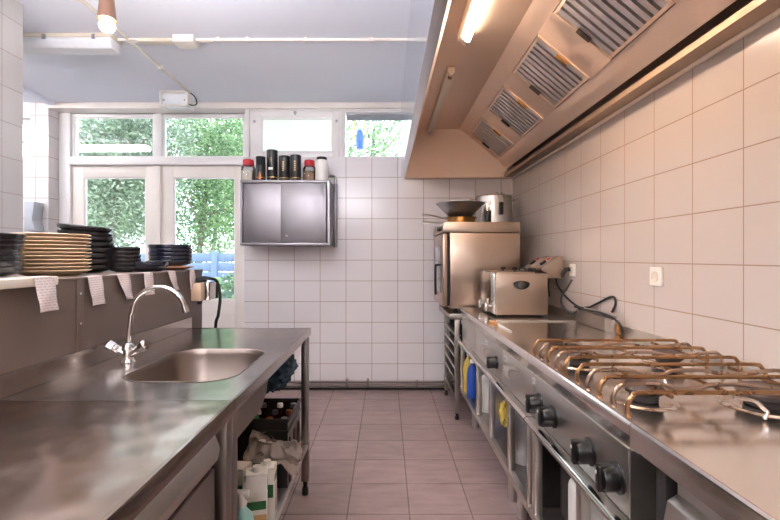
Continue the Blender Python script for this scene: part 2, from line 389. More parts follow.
# high windows over the tiled wall
YW = 4.28
jw = MB(); jw.box(-1.38, PXx(249.5, YW), YW-.02, YW+.09, 2.267, 2.742, .004); jw.box(PXx(339.5, YW), PXx(342.5, YW), YW-.02, YW+.09, 2.267, 2.742, .003)
jw.box(.33, .42, YW-.02, YW+.09, 2.267, 2.742, .004); jw.box(PXx(249.5, YW), .33, YW-.02, YW+.09, PZ(111, YW), 2.742, .003)
struct('trim_5', jw, M['whitepaint'])
f = MB(); op = frame_from_px(f, 250, 339, 111, 157.2, 261, 332.5, 117.5, 152, YW, .05)
w3 = struct('window_3', f, M['whitepaint']); pane(op, YW, w3, M['frost']); bead(op, YW, w3, M['whitepaint'])
lt = MB(); p = P(295, 112.5, YW-.012); lt.lathe([(0, -.012), (.012, -.012), (.016, 0), (.012, .012), (0, .012)], p, 12, 'y'); lt.box(p.x-.008, p.x+.008, YW-.02, YW, p.z-.02, p.z+.01)
obj('window_latch', lt, M['galv'], w3)
for q in ((254.5, 121.5), (336.5, 121)):
    p = P(*q, YW-.006); obj('window_stay', MB().box(p.x-.01, p.x+.01, YW-.014, YW, p.z-.012, p.z+.012, .002), M['galv'], w3)
f = MB(); X1 = .33
A0, A1, t, b_ = PXx(345.5, YW), .30, PZ(113.5, YW), PZ(156.3, YW)
f.box(PXx(342.5, YW), A0, YW, YW+.05, 2.267, PZ(111, YW)); f.box(A1, X1, YW, YW+.05, 2.267, PZ(111, YW)); f.box(A0, A1, YW, YW+.05, 2.267, b_); f.box(A0, A1, YW, YW+.05, t, PZ(111, YW))
w4 = struct('window_4', f, M['whitepaint']); pane((A0, A1, t, b_), YW, w4, M['pane'])
bl = thing('roller_blind', 'rolled-up grey blind across the top of the rightmost high window', 'blind', ((A0+A1)/2, YW-.03, t))
bb = MB().tube([(A0+.01, YW-.018, t-.012), (A1-.01, YW-.018, t-.012)], .016, 12); obj('blind_roll', bb, M['galv'], bl, True)
bb = MB()
for k in range(4): bb.box(A0+.012, A1-.012, YW-.026, YW-.004, t-.036-k*.012, t-.028-k*.012)
obj('folded_blind', bb, plain('grey_fabric', '9aa0a8', .7), bl, True)
# alcove window on the far left
f = MB(); T, Bm = PZ(118, YB), PZ(158, YB)
f.box(-4.5, -3.47, YB+.06, YB+.11, T-.03, T); f.box(-4.5, -3.47, YB+.06, YB+.11, Bm, Bm+.03); f.box(-3.50, -3.47, YB+.06, YB+.11, Bm+.03, T-.03); f.box(-4.5, -4.46, YB+.06, YB+.11, Bm+.03, T-.03)
w5 = struct('window_5', f, M['whitepaint']); pane((-4.46, -3.50, T-.03, Bm+.03), YB+.06, w5, M['pane'])
# skirting and pipes along the back wall
struct('baseboard_back', MB().box(-1.38, XR, YB-.012, YB, 0, .022), M['darkgap'])
hp = thing('heating_pipes', 'pair of thin grey pipes running low along the back wall', 'pipe', (0, YB-.04, .06))
for z in (.086, .048):
    obj('pipe', MB().tube([(-1.37, YB-.03, z), (XR-.02, YB-.03, z)], .0125, 10), M['steel_dull'], hp, True)
for X in (PXx(347, 4.21), PXx(368, 4.21), .3, .75):
    cl = MB().box(X-.012, X+.012, YB-.045, YB, .034, .112 if X < 0 else .100, .002); obj('pipe_clip', cl, M['steel_dull'], hp, True)
# ================================================================ GARDEN
struct('ground', MB().box(-16, 8, YB+.36, 22, -.25, -.12), M['soil'])
fe = thing('garden_fence', 'blue-grey horizontal board fence seen through the glazed doors', 'fence', (-3, 7.6, -.12))
YFe = 7.6
for X in (PXx(86, YFe)-1.9, PXx(86, YFe), PXx(149, YFe)-.0, PXx(214.5, YFe), PXx(275, YFe), PXx(340, YFe)):
    obj('fence_post', MB().box(X-.05, X+.05, YFe-.03, YFe+.07, -.12, 1.40, .006), M['fence'], fe, True)
fb = MB()
for k in range(9): 
    z = 1.36-.165*(k+1); fb.box(-7.4, .8, YFe+.0, YFe+.03, z+.012, z+.165, .008)
obj('fence_boards', fb, M['fence'], fe, True)
def leaves(mb, c, rad, n, size, rnd, shell=.35):
    bm = mb.bm
    for _ in range(n):
        while True:
            v = Vector((rnd.uniform(-1, 1), rnd.uniform(-1, 1), rnd.uniform(-1, 1)))
            if shell < v.length < 1: break
        q = Vector((c[0]+v.x*rad[0], c[1]+v.y*rad[1], c[2]+v.z*rad[2]))
        if noise.noise(q*1.3+Vector((c[0], 0, 3))) < -.30: continue
        s = size*rnd.uniform(.6, 1.3)
        d = Vector((rnd.gauss(0, 1), rnd.gauss(0, 1), rnd.gauss(0, .7))).normalized(); u = d.orthogonal().normalized(); e = d.cross(u)
        bm.faces.new([bm.verts.new(x) for x in (q-d*s, q+u*s*.42, q+d*s, q-u*s*.42)])
def tree(x, Y, h, rad, n, mat, label, size=.05, name='garden_tree', cat='tree', lean=.3, seed=1):
    rnd = random.Random(seed)
    t = thing(name, label, cat, (x, Y, -.12), 0, 'trees and shrubs in the garden')
    tr = MB(); top = h*.78; p = [(x, Y, -.12), (x+lean*.3, Y, h*.25), (x+lean*.7, Y+.05, h*.5), (x+lean, Y, top)]
    tr.tube(smoothpath(p, 4), .05, 8, rs=[.09*(1-i/14)+.015 for i in range(13)])
    for k in range(7):
        a = rnd.uniform(0, 6.28); z = h*rnd.uniform(.35, .7); L = rad[0]*rnd.uniform(.5, .85)
        tr.tube(smoothpath([(x+lean*z/h, Y, z), (x+lean+math.cos(a)*L*.5, Y+math.sin(a)*L*.4, z+.3), (x+lean+math.cos(a)*L, Y+math.sin(a)*L*.7, z+.8)], 3), .025, 6)
    obj('trunk', tr, M['bark'], t, True)
    lb = MB()
    for k in range(9):
        a = rnd.uniform(0, 6.28); r = rnd.uniform(0, .6)
        leaves(lb, (x+lean+math.cos(a)*r*rad[0], Y+math.sin(a)*r*rad[1], h*.62+rnd.uniform(-.55, .5)*rad[2]), (rad[0]*.6, rad[1]*.6, rad[2]*.5), n//9, size, rnd, .1)
    o = obj('foliage', lb, M[mat], t, True, smooth=False); o['kind'] = 'stuff'
tree(-5.8, 9.0, 5.2, (1.5, 1.2, 2.8), 16000, 'leaf_c', 'greyish-green tree behind the fence, leftmost seen through the doors', seed=3)
tree(-2.5, 12.0, 5.8, (1.9, 1.2, 2.9), 15000, 'leaf_a', 'pale green tree behind the fence, right of the doors behind the frosted window', seed=5)
tree(-5.15, 11.8, 5.6, (1.8, 1.2, 3.1), 17000, 'leaf_b', 'fresh green tree behind the fence, seen through the right glazed door', seed=8)
tree(-8.2, 12.0, 5.4, (1.4, 1.2, 2.3), 7000, 'leaf_b', 'green tree beyond the small window at far left', seed=9)
tree(-1.5, 15.2, 6.8, (1.5, 1.2, 2.3), 7000, 'leaf_a', 'sparse pale tree outside, behind the frosted window', seed=11)
tree(-.55, 9.4, 5.3, (1.3, 1.1, 2.3), 4500, 'leaf_a', 'sparse bright tree outside the rightmost high window', seed=13, size=.06)
tree(-9.9, 15.5, 7.6, (2.3, 1.0, 3.8), 20000, 'leaf_c', 'tall greyish tree far behind the others, left of centre', seed=21, size=.09)
tree(-7.2, 18.0, 8.2, (2.6, 1.0, 4.2), 20000, 'leaf_a', 'tall pale tree far behind the others, seen through the right glazed door', seed=22, size=.09)
sb = thing('garden_shrub', 'low yellow-green shrub before the fence, low in the right door', 'shrub', (-2.25, 6.4, -.12), 0, 'trees and shrubs in the garden')
rnd = random.Random(4); lb = MB(); leaves(lb, (-2.2, 6.4, .55), (.5, .4, .55), 1400, .05, rnd, .0); leaves(lb, (-2.75, 6.5, .32), (.5, .35, .35), 900, .05, rnd, .0); obj('foliage', lb, M['leaf_b'], sb, True, smooth=False)['kind'] = 'stuff'
sm = MB()
for k in range(5): sm.tube([(-2.25, 6.4, -.12), (-2.25+.12*(k-2), 6.4+.03*k, .5)], .012, 6)
obj('stem', sm, M['bark'], sb, True)
# blurred things hanging outside the rightmost high window
p = P(360, 139, 5.2)
hf = thing('hanging_feeder', 'blurred blue and yellow object hanging outside the rightmost high window', 'bird feeder', (p.x, p.y, p.z-.12))
obj('feeder_body', MB().lathe([(0, -.12), (.045, -.12), (.05, -.05), (.04, .08), (.02, .11), (0, .11)], p, 16), M['blue'], hf, True)
obj('yellow_strap', MB().box(p.x-.075, p.x-.06, p.y-.01, p.y+.01, p.z, p.z+.22).box(p.x+.06, p.x+.075, p.y-.01, p.y+.01, p.z, p.z+.22).box(p.x-.075, p.x+.075, p.y-.01, p.y+.01, p.z-.01, p.z+.0), M['yellow'], hf, True)
obj('hanger_wire', MB().tube([(p.x, p.y, p.z+.1), (p.x, p.y, 3.2)], .004, 6), M['galv'], hf, True)
# overhang of the roof outside that carries it
struct('eaves', MB().box(-4.9, 1.6, YB+.36, 5.35, 3.2, 3.3), M['whitepaint'])
# ================================================================ EXTRACTOR HOOD
HY0, HY1 = -.7, YB-.004
hd = thing('extractor_hood', 'large brown-tinted stainless steel extractor canopy above the cooking line', 'extractor hood', (.7, 2, 2.065))
sh = MB()
# outer face, lip and inner slope, top plane (closed profiles, extruded along the room)
sh.prism([(.146, ZC), (.146, 2.065), (.186, 2.065), (.186, 2.071), (.152, 2.071), (.152, ZC)], 'y', HY0, HY1)
obj('outer_panel', sh, M['steel_outer'], hd, True)
sh = MB(); sh.prism([(.186, 2.066), (.315, 2.531), (.707, 2.529), (.80, 2.469), (.802, 2.475), (.709, 2.536), (.311, 2.538), (.180, 2.070)], 'y', HY0, HY1)
obj('inner_canopy', sh, M['steel_hood'], hd, True, ang=15)
obj('end_plate', MB().prism([(.184, 2.066), (.315, 2.535), (.707, 2.533), (.80, 2.47), (1.079, 2.238), (1.228, 2.10), (1.228, 2.066)], 'y', 4.20, HY1), M['steel_hood'], hd, True, ang=15)
obj('end_lip', MB().box(.184, 1.23, 4.175, HY1, 2.056, 2.066, .002), M['steel_hood'], hd, True, ang=15)
sh = MB()
sh.prism([(1.079, 2.237), (1.16, 2.144), (1.168, 2.150), (1.168, 2.17), (1.087, 2.245)], 'y', HY0, 4.2)
obj('filter_rail', sh, M['steel_hood'], hd, True, ang=15)
sh = MB(); sh.prism([(1.143, 2.065), (1.228, 2.060), (1.228, 2.35), (1.222, 2.35), (1.222, 2.068), (1.149, 2.071), (1.149, 2.092), (1.143, 2.092)], 'y', HY0, 4.2)
obj('grease_gutter', sh, M['gutter'], hd, True, ang=15)
obj('gutter_edge', MB().tube([(1.221, HY0, 2.058), (1.221, 4.2, 2.058)], .011, 10), plain('pale_sealant', 'd8c6b2', .4), hd, True)
# slope basis
S0 = Vector((.80, 0, 2.469)); S1 = Vector((1.079, 0, 2.237)); SL = (S1-S0).length; su = (S1-S0).normalized(); sn = Vector((su.z, 0, -su.x))
if sn.z > 0: sn = -sn    # points down-left, into the room
def slope(a, Y, h): v = S0+su*a+sn*h; return Vector((v.x, Y, v.z))
def sbox(mb, a0, a1, y0, y1, h0, h1):
    c = [slope(a, y, h) for h in (h0, h1) for y in (y0, y1) for a in (a0, a1)]
    V = [mb.bm.verts.new(q) for q in c]
    fs = [mb.bm.faces.new([V[i] for i in ix]) for ix in ((0, 1, 3, 2), (4, 6, 7, 5), (0, 4, 5, 1), (2, 3, 7, 6), (0, 2, 6, 4), (1, 5, 7, 3))]
    bmesh.ops.recalc_face_normals(mb.bm, faces=fs)
names = ['far end', 'second from the far end', 'third from the far end', 'fourth from the far end', 'fifth from the far end', 'sixth from the far end']
fy = [4.10-.673*k for k in range(7)]
prev = 4.2
for k in range(8):
    pl = MB(); sbox(pl, 0, SL, fy[k] if k < 7 else HY0, prev, 0, .006); obj('blank_panel', pl, M['steel_hood'], hd, True, ang=15)
    if k < 7: prev = fy[k]-.47
for k in range(7):
    y1 = fy[k]; y0 = y1-.47
    if y1 < -.1: break
    fr = MB(); e = .016
    sbox(fr, .006, SL-.006, y1-e, y1-.001, -.004, .012); sbox(fr, .006, SL-.006, y0+.001, y0+e, -.004, .012)
    sbox(fr, .006, .006+e, y0+e, y1-e, -.004, .010); sbox(fr, SL-.006-e, SL-.006, y0+e, y1-e, -.004, .010)
    fo = obj('grease_filter', fr, M['steel_hood'], hd, True, ang=15)
    nb = 9; pitch = (y1-y0-2*e)/nb; bf = MB()
    for i in range(nb):
        yy = y0+e+pitch*(i+.14)
        sbox(bf, .022, SL-.022, yy, yy+pitch*.62, .002, .008)
        sbox(bf, .022, SL-.022, yy, yy+.004, -.018, .004); sbox(bf, .022, SL-.022, yy+pitch*.62-.004, yy+pitch*.62, -.018, .004)
    obj('baffle', bf, M['steel_filter'], fo, True)
    bf = MB(); sbox(bf, .02, SL-.02, y0+e, y1-e, -.032, -.024); obj('filter_back', bf, M['steel_dull'], fo, True)
    for yy, mt in ((y1-.028, 'darkgap'), (y0+.028, 'brass')):
        hb = MB(); sbox(hb, SL*.40, SL*.62, yy-.012, yy+.012, .010, .020); obj('filter_handle', hb, M[mt], fo, True)
# lamps under the hood
def batten(name, label, X0, X1, y0, y1, z, lit, cat='lamp'):
    t = thing(name, label, cat, ((X0+X1)/2, (y0+y1)/2, z))
    obj('lamp_body', MB().box(X0, X1, y0, y1, z, 2.531, .004), M['offwhite'], t, True)
    xc = X1+.012 if lit else (X0+X1)/2
    for yy in (y0, y1):
        s_ = 1 if yy == y0 else -1
        obj('lamp_holder', MB().lathe([(0, -.012*s_), (.02, -.012*s_), (.022, .0), (.02, .02*s_), (0, .02*s_)], (xc+.0, yy+.0*s_, z+(.0 if lit else .0)), 14, 'y'), M['offwhite'], t, True)
    if lit:
        obj('lit_tube', MB().lathe([(0, y0+.02), (.015, y0+.02), (.015, y1-.02), (0, y1-.02)], (xc, 0, z-.004), 12, 'y'), M['tube'], t, True)
        obj('tube_cap', MB().lathe([(0, y1-.04), (.017, y1-.04), (.017, y1-.018), (0, y1-.018)], (xc, 0, z-.004), 12, 'y'), M['galv'], t, True)
    return t
t = batten('hood_batten', 'unlit bare lamp batten at the far end under the hood', .395, .450, 2.82, 4.17, 2.490, False)
for yy in (2.84,): obj('socket_tip', MB().lathe([(0, -.02), (.014, -.02), (.014, 0), (0, 0)], (.422, yy+.03, 2.49), 12, 'z'), M['brass'], t, True)
batten('hood_tube_lamp', 'glowing fluorescent tube lamp under the hood, at the top of the photo', .395, .435, 1.25, 2.42, 2.490, True)
# ================================================================ CEILING FITTINGS
zc = ZC-.012
cn = thing('ceiling_conduit', 'cream cable conduit running across the ceiling from wall to hood', 'conduit', (-1, 2.99, ZC))
obj('conduit_pipe', MB().tube([(-3.0, 2.99, zc), (.146, 2.99, zc)], .011, 8), M['cream'], cn, True)
obj('conduit_pipe', MB().tube([(-1.80, 3.02, zc-.002), (-1.60, 3.02, zc-.006), (-1.2, 3.02, zc)], .006, 8), M['cream'], cn, True)
for X in (-2.3, -1.15, -.95, -.55, -.1):
    cb = MB().box(X-.012, X+.012, 2.972, 3.008, zc-.016, ZC, .003); obj('conduit_clip', cb, M['cream'], cn, True)
cn = thing('ceiling_conduit', 'cream cable conduit running along the ceiling towards the emergency light', 'conduit', (-1.77, 2, ZC))
obj('conduit_pipe', MB().tube([(-1.77, -1.5, zc), (-1.77, 2.97, zc)], .011, 8), M['cream'], cn, True)
obj('conduit_pipe', MB().tube([(-1.77, 3.03, zc-.004), (-1.775, 3.94, zc-.004)], .011, 8), M['cream'], cn, True)
obj('black_lead', MB().tube(smoothpath([(-1.775, 3.92, zc-.006), (-1.75, 3.99, zc-.03), (-1.735, 3.985, zc-.09), (-1.765, 3.97, zc-.11), (-1.80, 3.965, zc-.10)], 5), .005, 8), M['rubber'], cn, True)
for y in (.6, 1.6, 2.5, 3.42):
    cb = MB().box(-1.79, -1.75, y-.012, y+.012, zc-.018, ZC, .003); obj('conduit_clip', cb, M['cream'], cn, True)
jx = thing('junction_box', 'cream junction box on the ceiling conduit near the spot lamp', 'junction box', (-1.41, 2.99, ZC-.05))
obj('box_body', MB().box(PXx(172, 2.94), PXx(193, 2.94), 2.94, 3.05, ZC-.048, ZC, .004), M['cream'], jx, True)
obj('cable_gland', MB().box(PXx(136, 2.97), PXx(171, 2.97), 2.975, 3.03, ZC-.03, ZC-.004, .004), M['offwhite'], jx, True)
em = thing('emergency_light', 'small white framed emergency light on the ceiling above the doors', 'lamp', (-1.92, 3.98, 2.66))
E0, E1 = PXx(160, 3.95), PXx(188.5, 3.95); et, eb = ZC-.0, PZ(107, 3.95)
obj('light_body', MB().box(E0+.015, E1-.015, 3.95, 4.05, eb+.02, et, .004), M['diffuser'], em, True)
fm = MB(); fm.box(E0, E0+.022, 3.93, 4.06, eb, et, .004); fm.box(E1-.022, E1, 3.93, 4.06, eb, et, .004); fm.box(E0, E1, 3.93, 3.96, eb, eb+.02, .004); fm.box(E0, E1, 3.93, 3.96, et-.02, et, .004)
obj('light_frame', fm, M['white'], em, True)
for X in (E0+.035, E1-.035): obj('screw', MB().lathe([(0, -.004), (.008, -.004), (.008, 0), (0, 0)], (X, 3.95, 2.72), 10, 'y'), M['steel_dull'], em, True)
def ceiling_lamp(label, x0, x1, y, lit, mat='diffuser', axis='x', name='ceiling_lamp', w=.13, h=.10):
    t = thing(name, label, 'lamp', ((x0+x1)/2, y, ZC-h))
    prof = [(-w/2, 0), (w/2, 0), (w/2, -h*.35), (w*.36, -h), (-w*.36, -h), (-w/2, -h*.35)]
    bs = [(-w/2, 0), (w/2, 0), (w/2, -h*.3), (-w/2, -h*.3)]
    for nm, pr, mt, e in (('lamp_base', bs, M['offwhite'], 0), ('diffuser', [(-w*.5, -h*.3), (w*.5, -h*.3), (w*.5, -h*.62), (w*.36, -h), (-w*.36, -h), (-w*.5, -h*.62)], M[mat], .006)):
        pr = [(y+a, ZC+b) for a, b in pr]
        obj(nm, MB().prism(pr, 'x', x0+e, x1-e, .006), mt, t, True)
    n = 4
    for k in range(n):
        X = x0+.12+(x1-x0-.24)*k/(n-1); obj('clip', MB().box(X-.012, X+.012, y-w/2-.006, y-w/2+.004, ZC-h*.45, ZC-h*.12, .002), M['galv'], t, True)
ceiling_lamp('unlit long white ceiling lamp with frosted cover beside the spot lamp', -3.08, -1.84, 2.98, False)
ceiling_lamp('lit white ceiling lamp hidden behind the tiled pillar', -4.35, -3.15, 3.08, True, 'left_lit')
def fill_lamp(label, X, y, L=1.2, z=2.33):  # added fill lamps out of view, put in to brighten the room evenly
    t = thing('added_fill_lamp', label, 'lamp', (X, y, z))
    obj('lamp_body', MB().box(X-L/2, X+L/2, y-.03, y+.03, z+.02, z+.055, .004), M['white'], t, True)
    for s_ in (-.4, .4): obj('hanger_rod', MB().tube([(X+s_*L, y, z+.055), (X+s_*L, y, ZC)], .004, 6), M['galv'], t, True)
    for s_ in (-1, 1):
        obj('lit_tube', MB().lathe([(0, X-L/2+.02), (.016, X-L/2+.02), (.016, X+L/2-.02), (0, X+L/2-.02)], (0, y+s_*.045, z+.045), 10, 'x'), M['fill_lit'], t, True)
for X, y, lb in ((-1.15, 1.65, 'added unseen twin tube fill lamp over the sink table'), (-.75, .3, 'added unseen twin tube fill lamp over the aisle beside the camera'), (-.6, -1.2, 'added unseen twin tube fill lamp at the near end of the kitchen'), (-1.2, -2.1, 'added unseen twin tube fill lamp by the near wall of the kitchen')):
    fill_lamp(lb, X, y)
# spot lamp
sp = P(107, 20, 2.27)
st = thing('spot_lamp', 'brown spot lamp with glowing bulb hanging from the ceiling', 'lamp', sp)
obj('lamp_shade', MB().lathe([(0, .16), (.02, .16), (.032, .15), (.040, .0), (.046, -.0), (.044, .004), (.030, .15), (0, .152)], sp+Vector((0, 0, -.0)), 24), M['bronze'], st, True)
obj('lamp_stem', MB().tube([sp+Vector((0, 0, .155)), (sp.x, sp.y, ZC)], .008, 8), M['bronze'], st, True)
obj('ceiling_rose', MB().lathe([(0, ZC), (.04, ZC), (.04, ZC-.015), (0, ZC-.02)], (sp.x, sp.y, 0), 20), M['bronze'], st, True)
obj('glowing_bulb', MB().lathe([(0, -.062), (.020, -.058), (.034, -.045), (.037, -.03), (.030, -.012), (.026, .0), (.02, .03), (0, .03)], sp, 20), M['bulb'], st, True)
# ================================================================ LEFT SIDE: service counter
XC = -1.08; ZT = 1.216
sc = thing('service_counter', 'tall brown laminate counter carrying the stacks of plates, behind the sink', 'counter', (-1.4, 1.2, 0))
obj('counter_body', MB().box(-1.85, XC, -.9, 2.555, 0, ZT, .002), M['brown'], sc, True)
obj('corner_post', MB().box(XC, XC+.006, 1.515, 1.548, .965, ZT-.002, .002), M['brown'], sc, True)
bo = MB()
for y, z in ((1.53, 1.165), (1.53, 1.06)): bo.lathe([(0, .003), (.003, .003), (.004, 0), (0, 0)], (XC+.006, y, z), 8, 'x')
obj('screw', bo, M['galv'], sc, True)
obj('edge_strip', MB().box(-1.86, XC+.004, 1.41, 2.557, ZT, ZT+.006, .002), plain('brown_edge_strip', '6b5c52', .35), sc, True)
obj('top_slab', MB().box(-1.86, -1.058, -.9, 1.408, 1.204, 1.232, .005), M['offwhite'], sc, True)
ZS = 1.232; ZP = ZT+.006
# power block on the end of the counter
pbx = thing('power_socket_block', 'steel and ivory double socket box screwed to the counter corner, black lead hanging', 'socket', (-1.04, 2.46, 1.05))
obj('socket_housing', MB().box(XC+.001, -1.02, 2.40, 2.54, 1.05, 1.150, .008), plain('tan_plastic', 'b59a80', .4), pbx, True)
obj('steel_cover', MB().box(-1.019, -.985, 2.42, 2.56, 1.052, 1.152, .008), M['chrome'], pbx, True)
obj('gland', MB().lathe([(0, -.02), (.012, -.02), (.016, 0), (0, 0)], (-1.045, 2.44, 1.05), 12), M['rubber'], pbx, True)
ld = MB().tube(smoothpath([(-1.07, 2.45, 1.155), (-1.05, 2.47, 1.175), (-1.01, 2.5, 1.17), (-.990, 2.545, 1.15), (-.982, 2.575, 1.06), (-.995, 2.58, .95), (-1.015, 2.59, .87), (-1.02, 2.60, .5)], 6), .009, 10)
obj('black_lead', ld, M['rubber'], pbx, True)
obj('plug', MB().tube([(-1.065, 2.44, 1.158), (-1.025, 2.475, 1.170)], .018, 10), M['rubber'], pbx, True)
# ------------------------------------------------ plates and bowls
ORD = ['topmost', 'second from the top', 'third from the top', 'fourth from the top', 'fifth from the top', 'sixth from the top', 'seventh from the top', 'eighth from the top', 'ninth from the top', 'tenth from the top', 'eleventh from the top', 'twelfth from the top']
def plate_mb(R, h, foot=.55, t=.004, rim=.0, bowl=False):
    if bowl: out = [(0, .003), (R*foot*.8, .003), (R*foot*.82, 0), (R*foot, 0), (R*(foot+.08), .003), (R*.88, h*.30), (R*.97, h*.52), (R*.995, h-.004), (R*.985, h-.001), (R-.007, h), (R-.010, h-.003), (R*.86, h*.5+t), (R*foot, .006+t), (0, .006+t)]
    else: out = [(0, .003), (R*foot, .0), (R*(foot+.05), .001), (R*.78, h*.40), (R*.97, h-t), (R, h-t*.5), (R*.985, h), (R*.76, h*.45+t), (R*foot, .005+t), (0, .005+t)]
    return MB().lathe(out, (0, 0, 0), 44)
def stack(n, x, y, z0, R, h, pitch, mat, name, cat, fmt, group, bowl=False, foot=.55, jit=.003, seed=0, tilt=None):
    rnd = random.Random(seed); first = None; top = z0
    for i in range(n):
        k = n-1-i; z = z0+i*pitch
        lab = fmt % (ORD[k] if n > 1 else '')
        loc = (x+rnd.uniform(-jit, jit), y+rnd.uniform(-jit, jit), z)
        if k == n-1: lab = fmt % 'lowest'
        if first is None:
            first = obj(name, plate_mb(R, h, foot, bowl=bowl), M[mat]); first.location = loc; tag(first, lab, cat, group)
        else:
            o = first.copy(); C.objects.link(o); o.location = loc; o['label'] = lab; o.rotation_euler[2] = rnd.uniform(0, 6)
        top = z+h
    return top
stack(7, -1.262, 1.33, ZS, .122, .034, .0168, 'ceramic', 'stoneware_bowl', 'bowl', 'black stoneware bowl, %s of the pile at the left photo edge', 'black bowls at the left edge', True, jit=.004, seed=1)
stack(11, -1.272, 1.655, ZP, .127, .024, .0134, 'beige', 'dinner_plate', 'plate', 'beige dinner plate, %s of the tall beige stack', 'stacked beige plates', jit=.0015, seed=2)
stack(6, -1.392, 2.02, ZP, .112, .036, .026, 'ceramic', 'black_bowl', 'bowl', 'black bowl, %s of the tall pile right behind the beige plates', 'black bowls behind the beige plates', True, jit=.006, seed=3)
ov = obj('oval_platter', MB().lathe([(0, .004), (.06, 0), (.090, .003), (.105, .012), (.108, .024), (.104, .028), (.092, .014), (.06, .008), (0, .008)], (0, 0, 0), 44), M['ceramic'])
ov.location = (-1.39, 2.01, ZP+.188); ov.rotation_euler = (0, math.radians(5), 0); tag(ov, 'upper black oval platter lying tilted on the tall dark pile', 'plate', 'black platters')
o = ov.copy(); C.objects.link(o); o.location = (-1.393, 2.015, ZP+.162); o['label'] = 'lower black oval platter lying tilted on the tall dark pile'; o.rotation_euler = (0, math.radians(4), .3)
stack(6, -1.26, 2.10, ZP, .068, .028, .0185, 'ceramic', 'small_black_dish', 'dish', 'small black dish, %s of the low pile between the two bowl piles', 'small black dishes', True, jit=.003, seed=4)
stack(1, -1.19, 2.40, ZP, .128, .020, .02, 'terra', 'terracotta_plate', 'plate', 'terracotta plate under the navy bowl stack by the door%s', None) if False else None
tp = obj('terracotta_plate', plate_mb(.122, .020), M['terra']); tp.location = (-1.195, 2.41, ZP); tag(tp, 'terracotta plate lying under the stack of navy bowls', 'plate')
stack(5, -1.195, 2.41, ZP+.0215, .111, .036, .0205, 'ceramic_blue', 'navy_bowl', 'bowl', 'navy black bowl, %s of the stack on the terracotta plate', 'navy bowls on the terracotta plate', True, jit=.003, seed=5)
bb = obj('shallow_bowl', plate_mb(.094, .052, .6, bowl=True), M['ceramic_blue']); bb.location = (-1.185, 2.165, ZP); tag(bb, 'single shallow navy bowl standing before the bowl stack, right of the small dishes', 'bowl')
# crumpled paper bits on the counter
# ------------------------------------------------ receipts hanging from the edge
def receipt(label, xt0, xt1, xb0, xb1, yb, X, zt, curl=.008, back=.03):
    "paper slip: top edge between pixels xt0 and xt1, foot between xb0 and xb1, down to pixel row yb"
    f = lambda x: X*F/(x-CX)
    Y0, Y1, B0, B1 = f(xt0), f(xt1), f(xb0), f(xb1); zb = PZ(yb, (B0+B1)/2); L = zt-zb
    t = obj('receipt', MB().grid(lambda u, v: (Vector((X-back+back*v*6, (Y0+(Y1-Y0)*u), zt+.002)) if v < 1/6 else
        Vector((X+.003+curl*.35*math.sin((v-1/6)*3.6)**2+.003*math.sin(u*5+v*9)*v, (Y0+(Y1-Y0)*u)*(1-(v-1/6)*1.2)+(B0+(B1-B0)*u)*(v-1/6)*1.2, zt+.001-L*(v-1/6)*1.2))), 6, 18), M['paper'], None, ang=80)
    md = t.modifiers.new('thickness', 'SOLIDIFY'); md.thickness = .0006
    ctr = Vector((X, (Y0+Y1)/2, zt))
    for v in t.data.vertices: v.co -= ctr
    t.location = ctr
    return tag(t, label, 'receipt', 'paper slips hanging from the counter edge')
receipt('paper slip hanging over the white slab, leftmost of six', 32.5, 52.5, 39, 57, 311.5, -1.054, ZS)
receipt('paper slip with wavy foot, second from the left of six', 86.5, 101, 91.5, 104, 305, -1.074, ZP)
receipt('slanting paper slip, third from the left of six', 116, 128.5, 125.5, 132, 299.5, -1.074, ZP)
receipt('paper slip hanging right behind the tap arch, fourth from the left', 143, 152, 144.5, 153.5, 295, -1.074, ZP)
receipt('slanting narrow paper slip, fifth from the left of six', 167, 174.5, 173.5, 178, 290, -1.074, ZP, .004)
receipt('paper slip hanging just left of the socket box', 189, 194, 189.5, 196.5, 289, -1.070, ZP, .004)
# ------------------------------------------------ hand towel dispenser in the alcove
hd2 = thing('towel_dispenser', 'pale grey towel dispenser on the tiled column, left of the doors', 'dispenser', (-3.44, 4.2, 1.55))
Yt = 4.12; d0 = P(24, 231, Yt); d1 = P(35.5, 201.5, Yt)
obj('dispenser_body', MB().prism([(d0.x, d0.z), (d1.x, d0.z), (d1.x-.035, d0.z+.10), (d1.x-.012, d1.z), (d0.x, d1.z)], 'y', Yt, YB-.001, .004), plain('pale_grey_plastic', 'b9bfc6', .4), hd2, True)
# ------------------------------------------------ sink table
TX0, TX1 = -1.07, -.415; TY0, TY1 = 1.198, 2.41; ZW = .90
tb = thing('sink_table', 'stainless steel sink table with lower shelf, far half of the left worktop', 'sink table', ((TX0+TX1)/2, (TY0+TY1)/2, 0))
def holed(mb, x0, x1, y0, y1, hole, z, t):
    bm = mb.bm; o_ = [bm.verts.new((x, y, z)) for x, y in ((x0, y0), (x1, y0), (x1, y1), (x0, y1))]; h = [bm.verts.new((x, y, z)) for x, y in hole]
    es = [bm.edges.new((a, b)) for L in (o_, h) for a, b in zip(L, L[1:]+L[:1])]
    r = bmesh.ops.triangle_fill(bm, use_beauty=True, use_dissolve=False, edges=es)
    for f in bm.faces:
        if f.normal.z < 0: f.normal_flip()
    return mb
hole = rrect(-.865, -.497, 1.372, 1.852, .105, 10)
hole0 = rrect(-.871, -.491, 1.366, 1.858, .108, 10)
wt = MB(); holed(wt, TX0, TX1-.012, TY0, TY1-.012, hole0, ZW, 0)
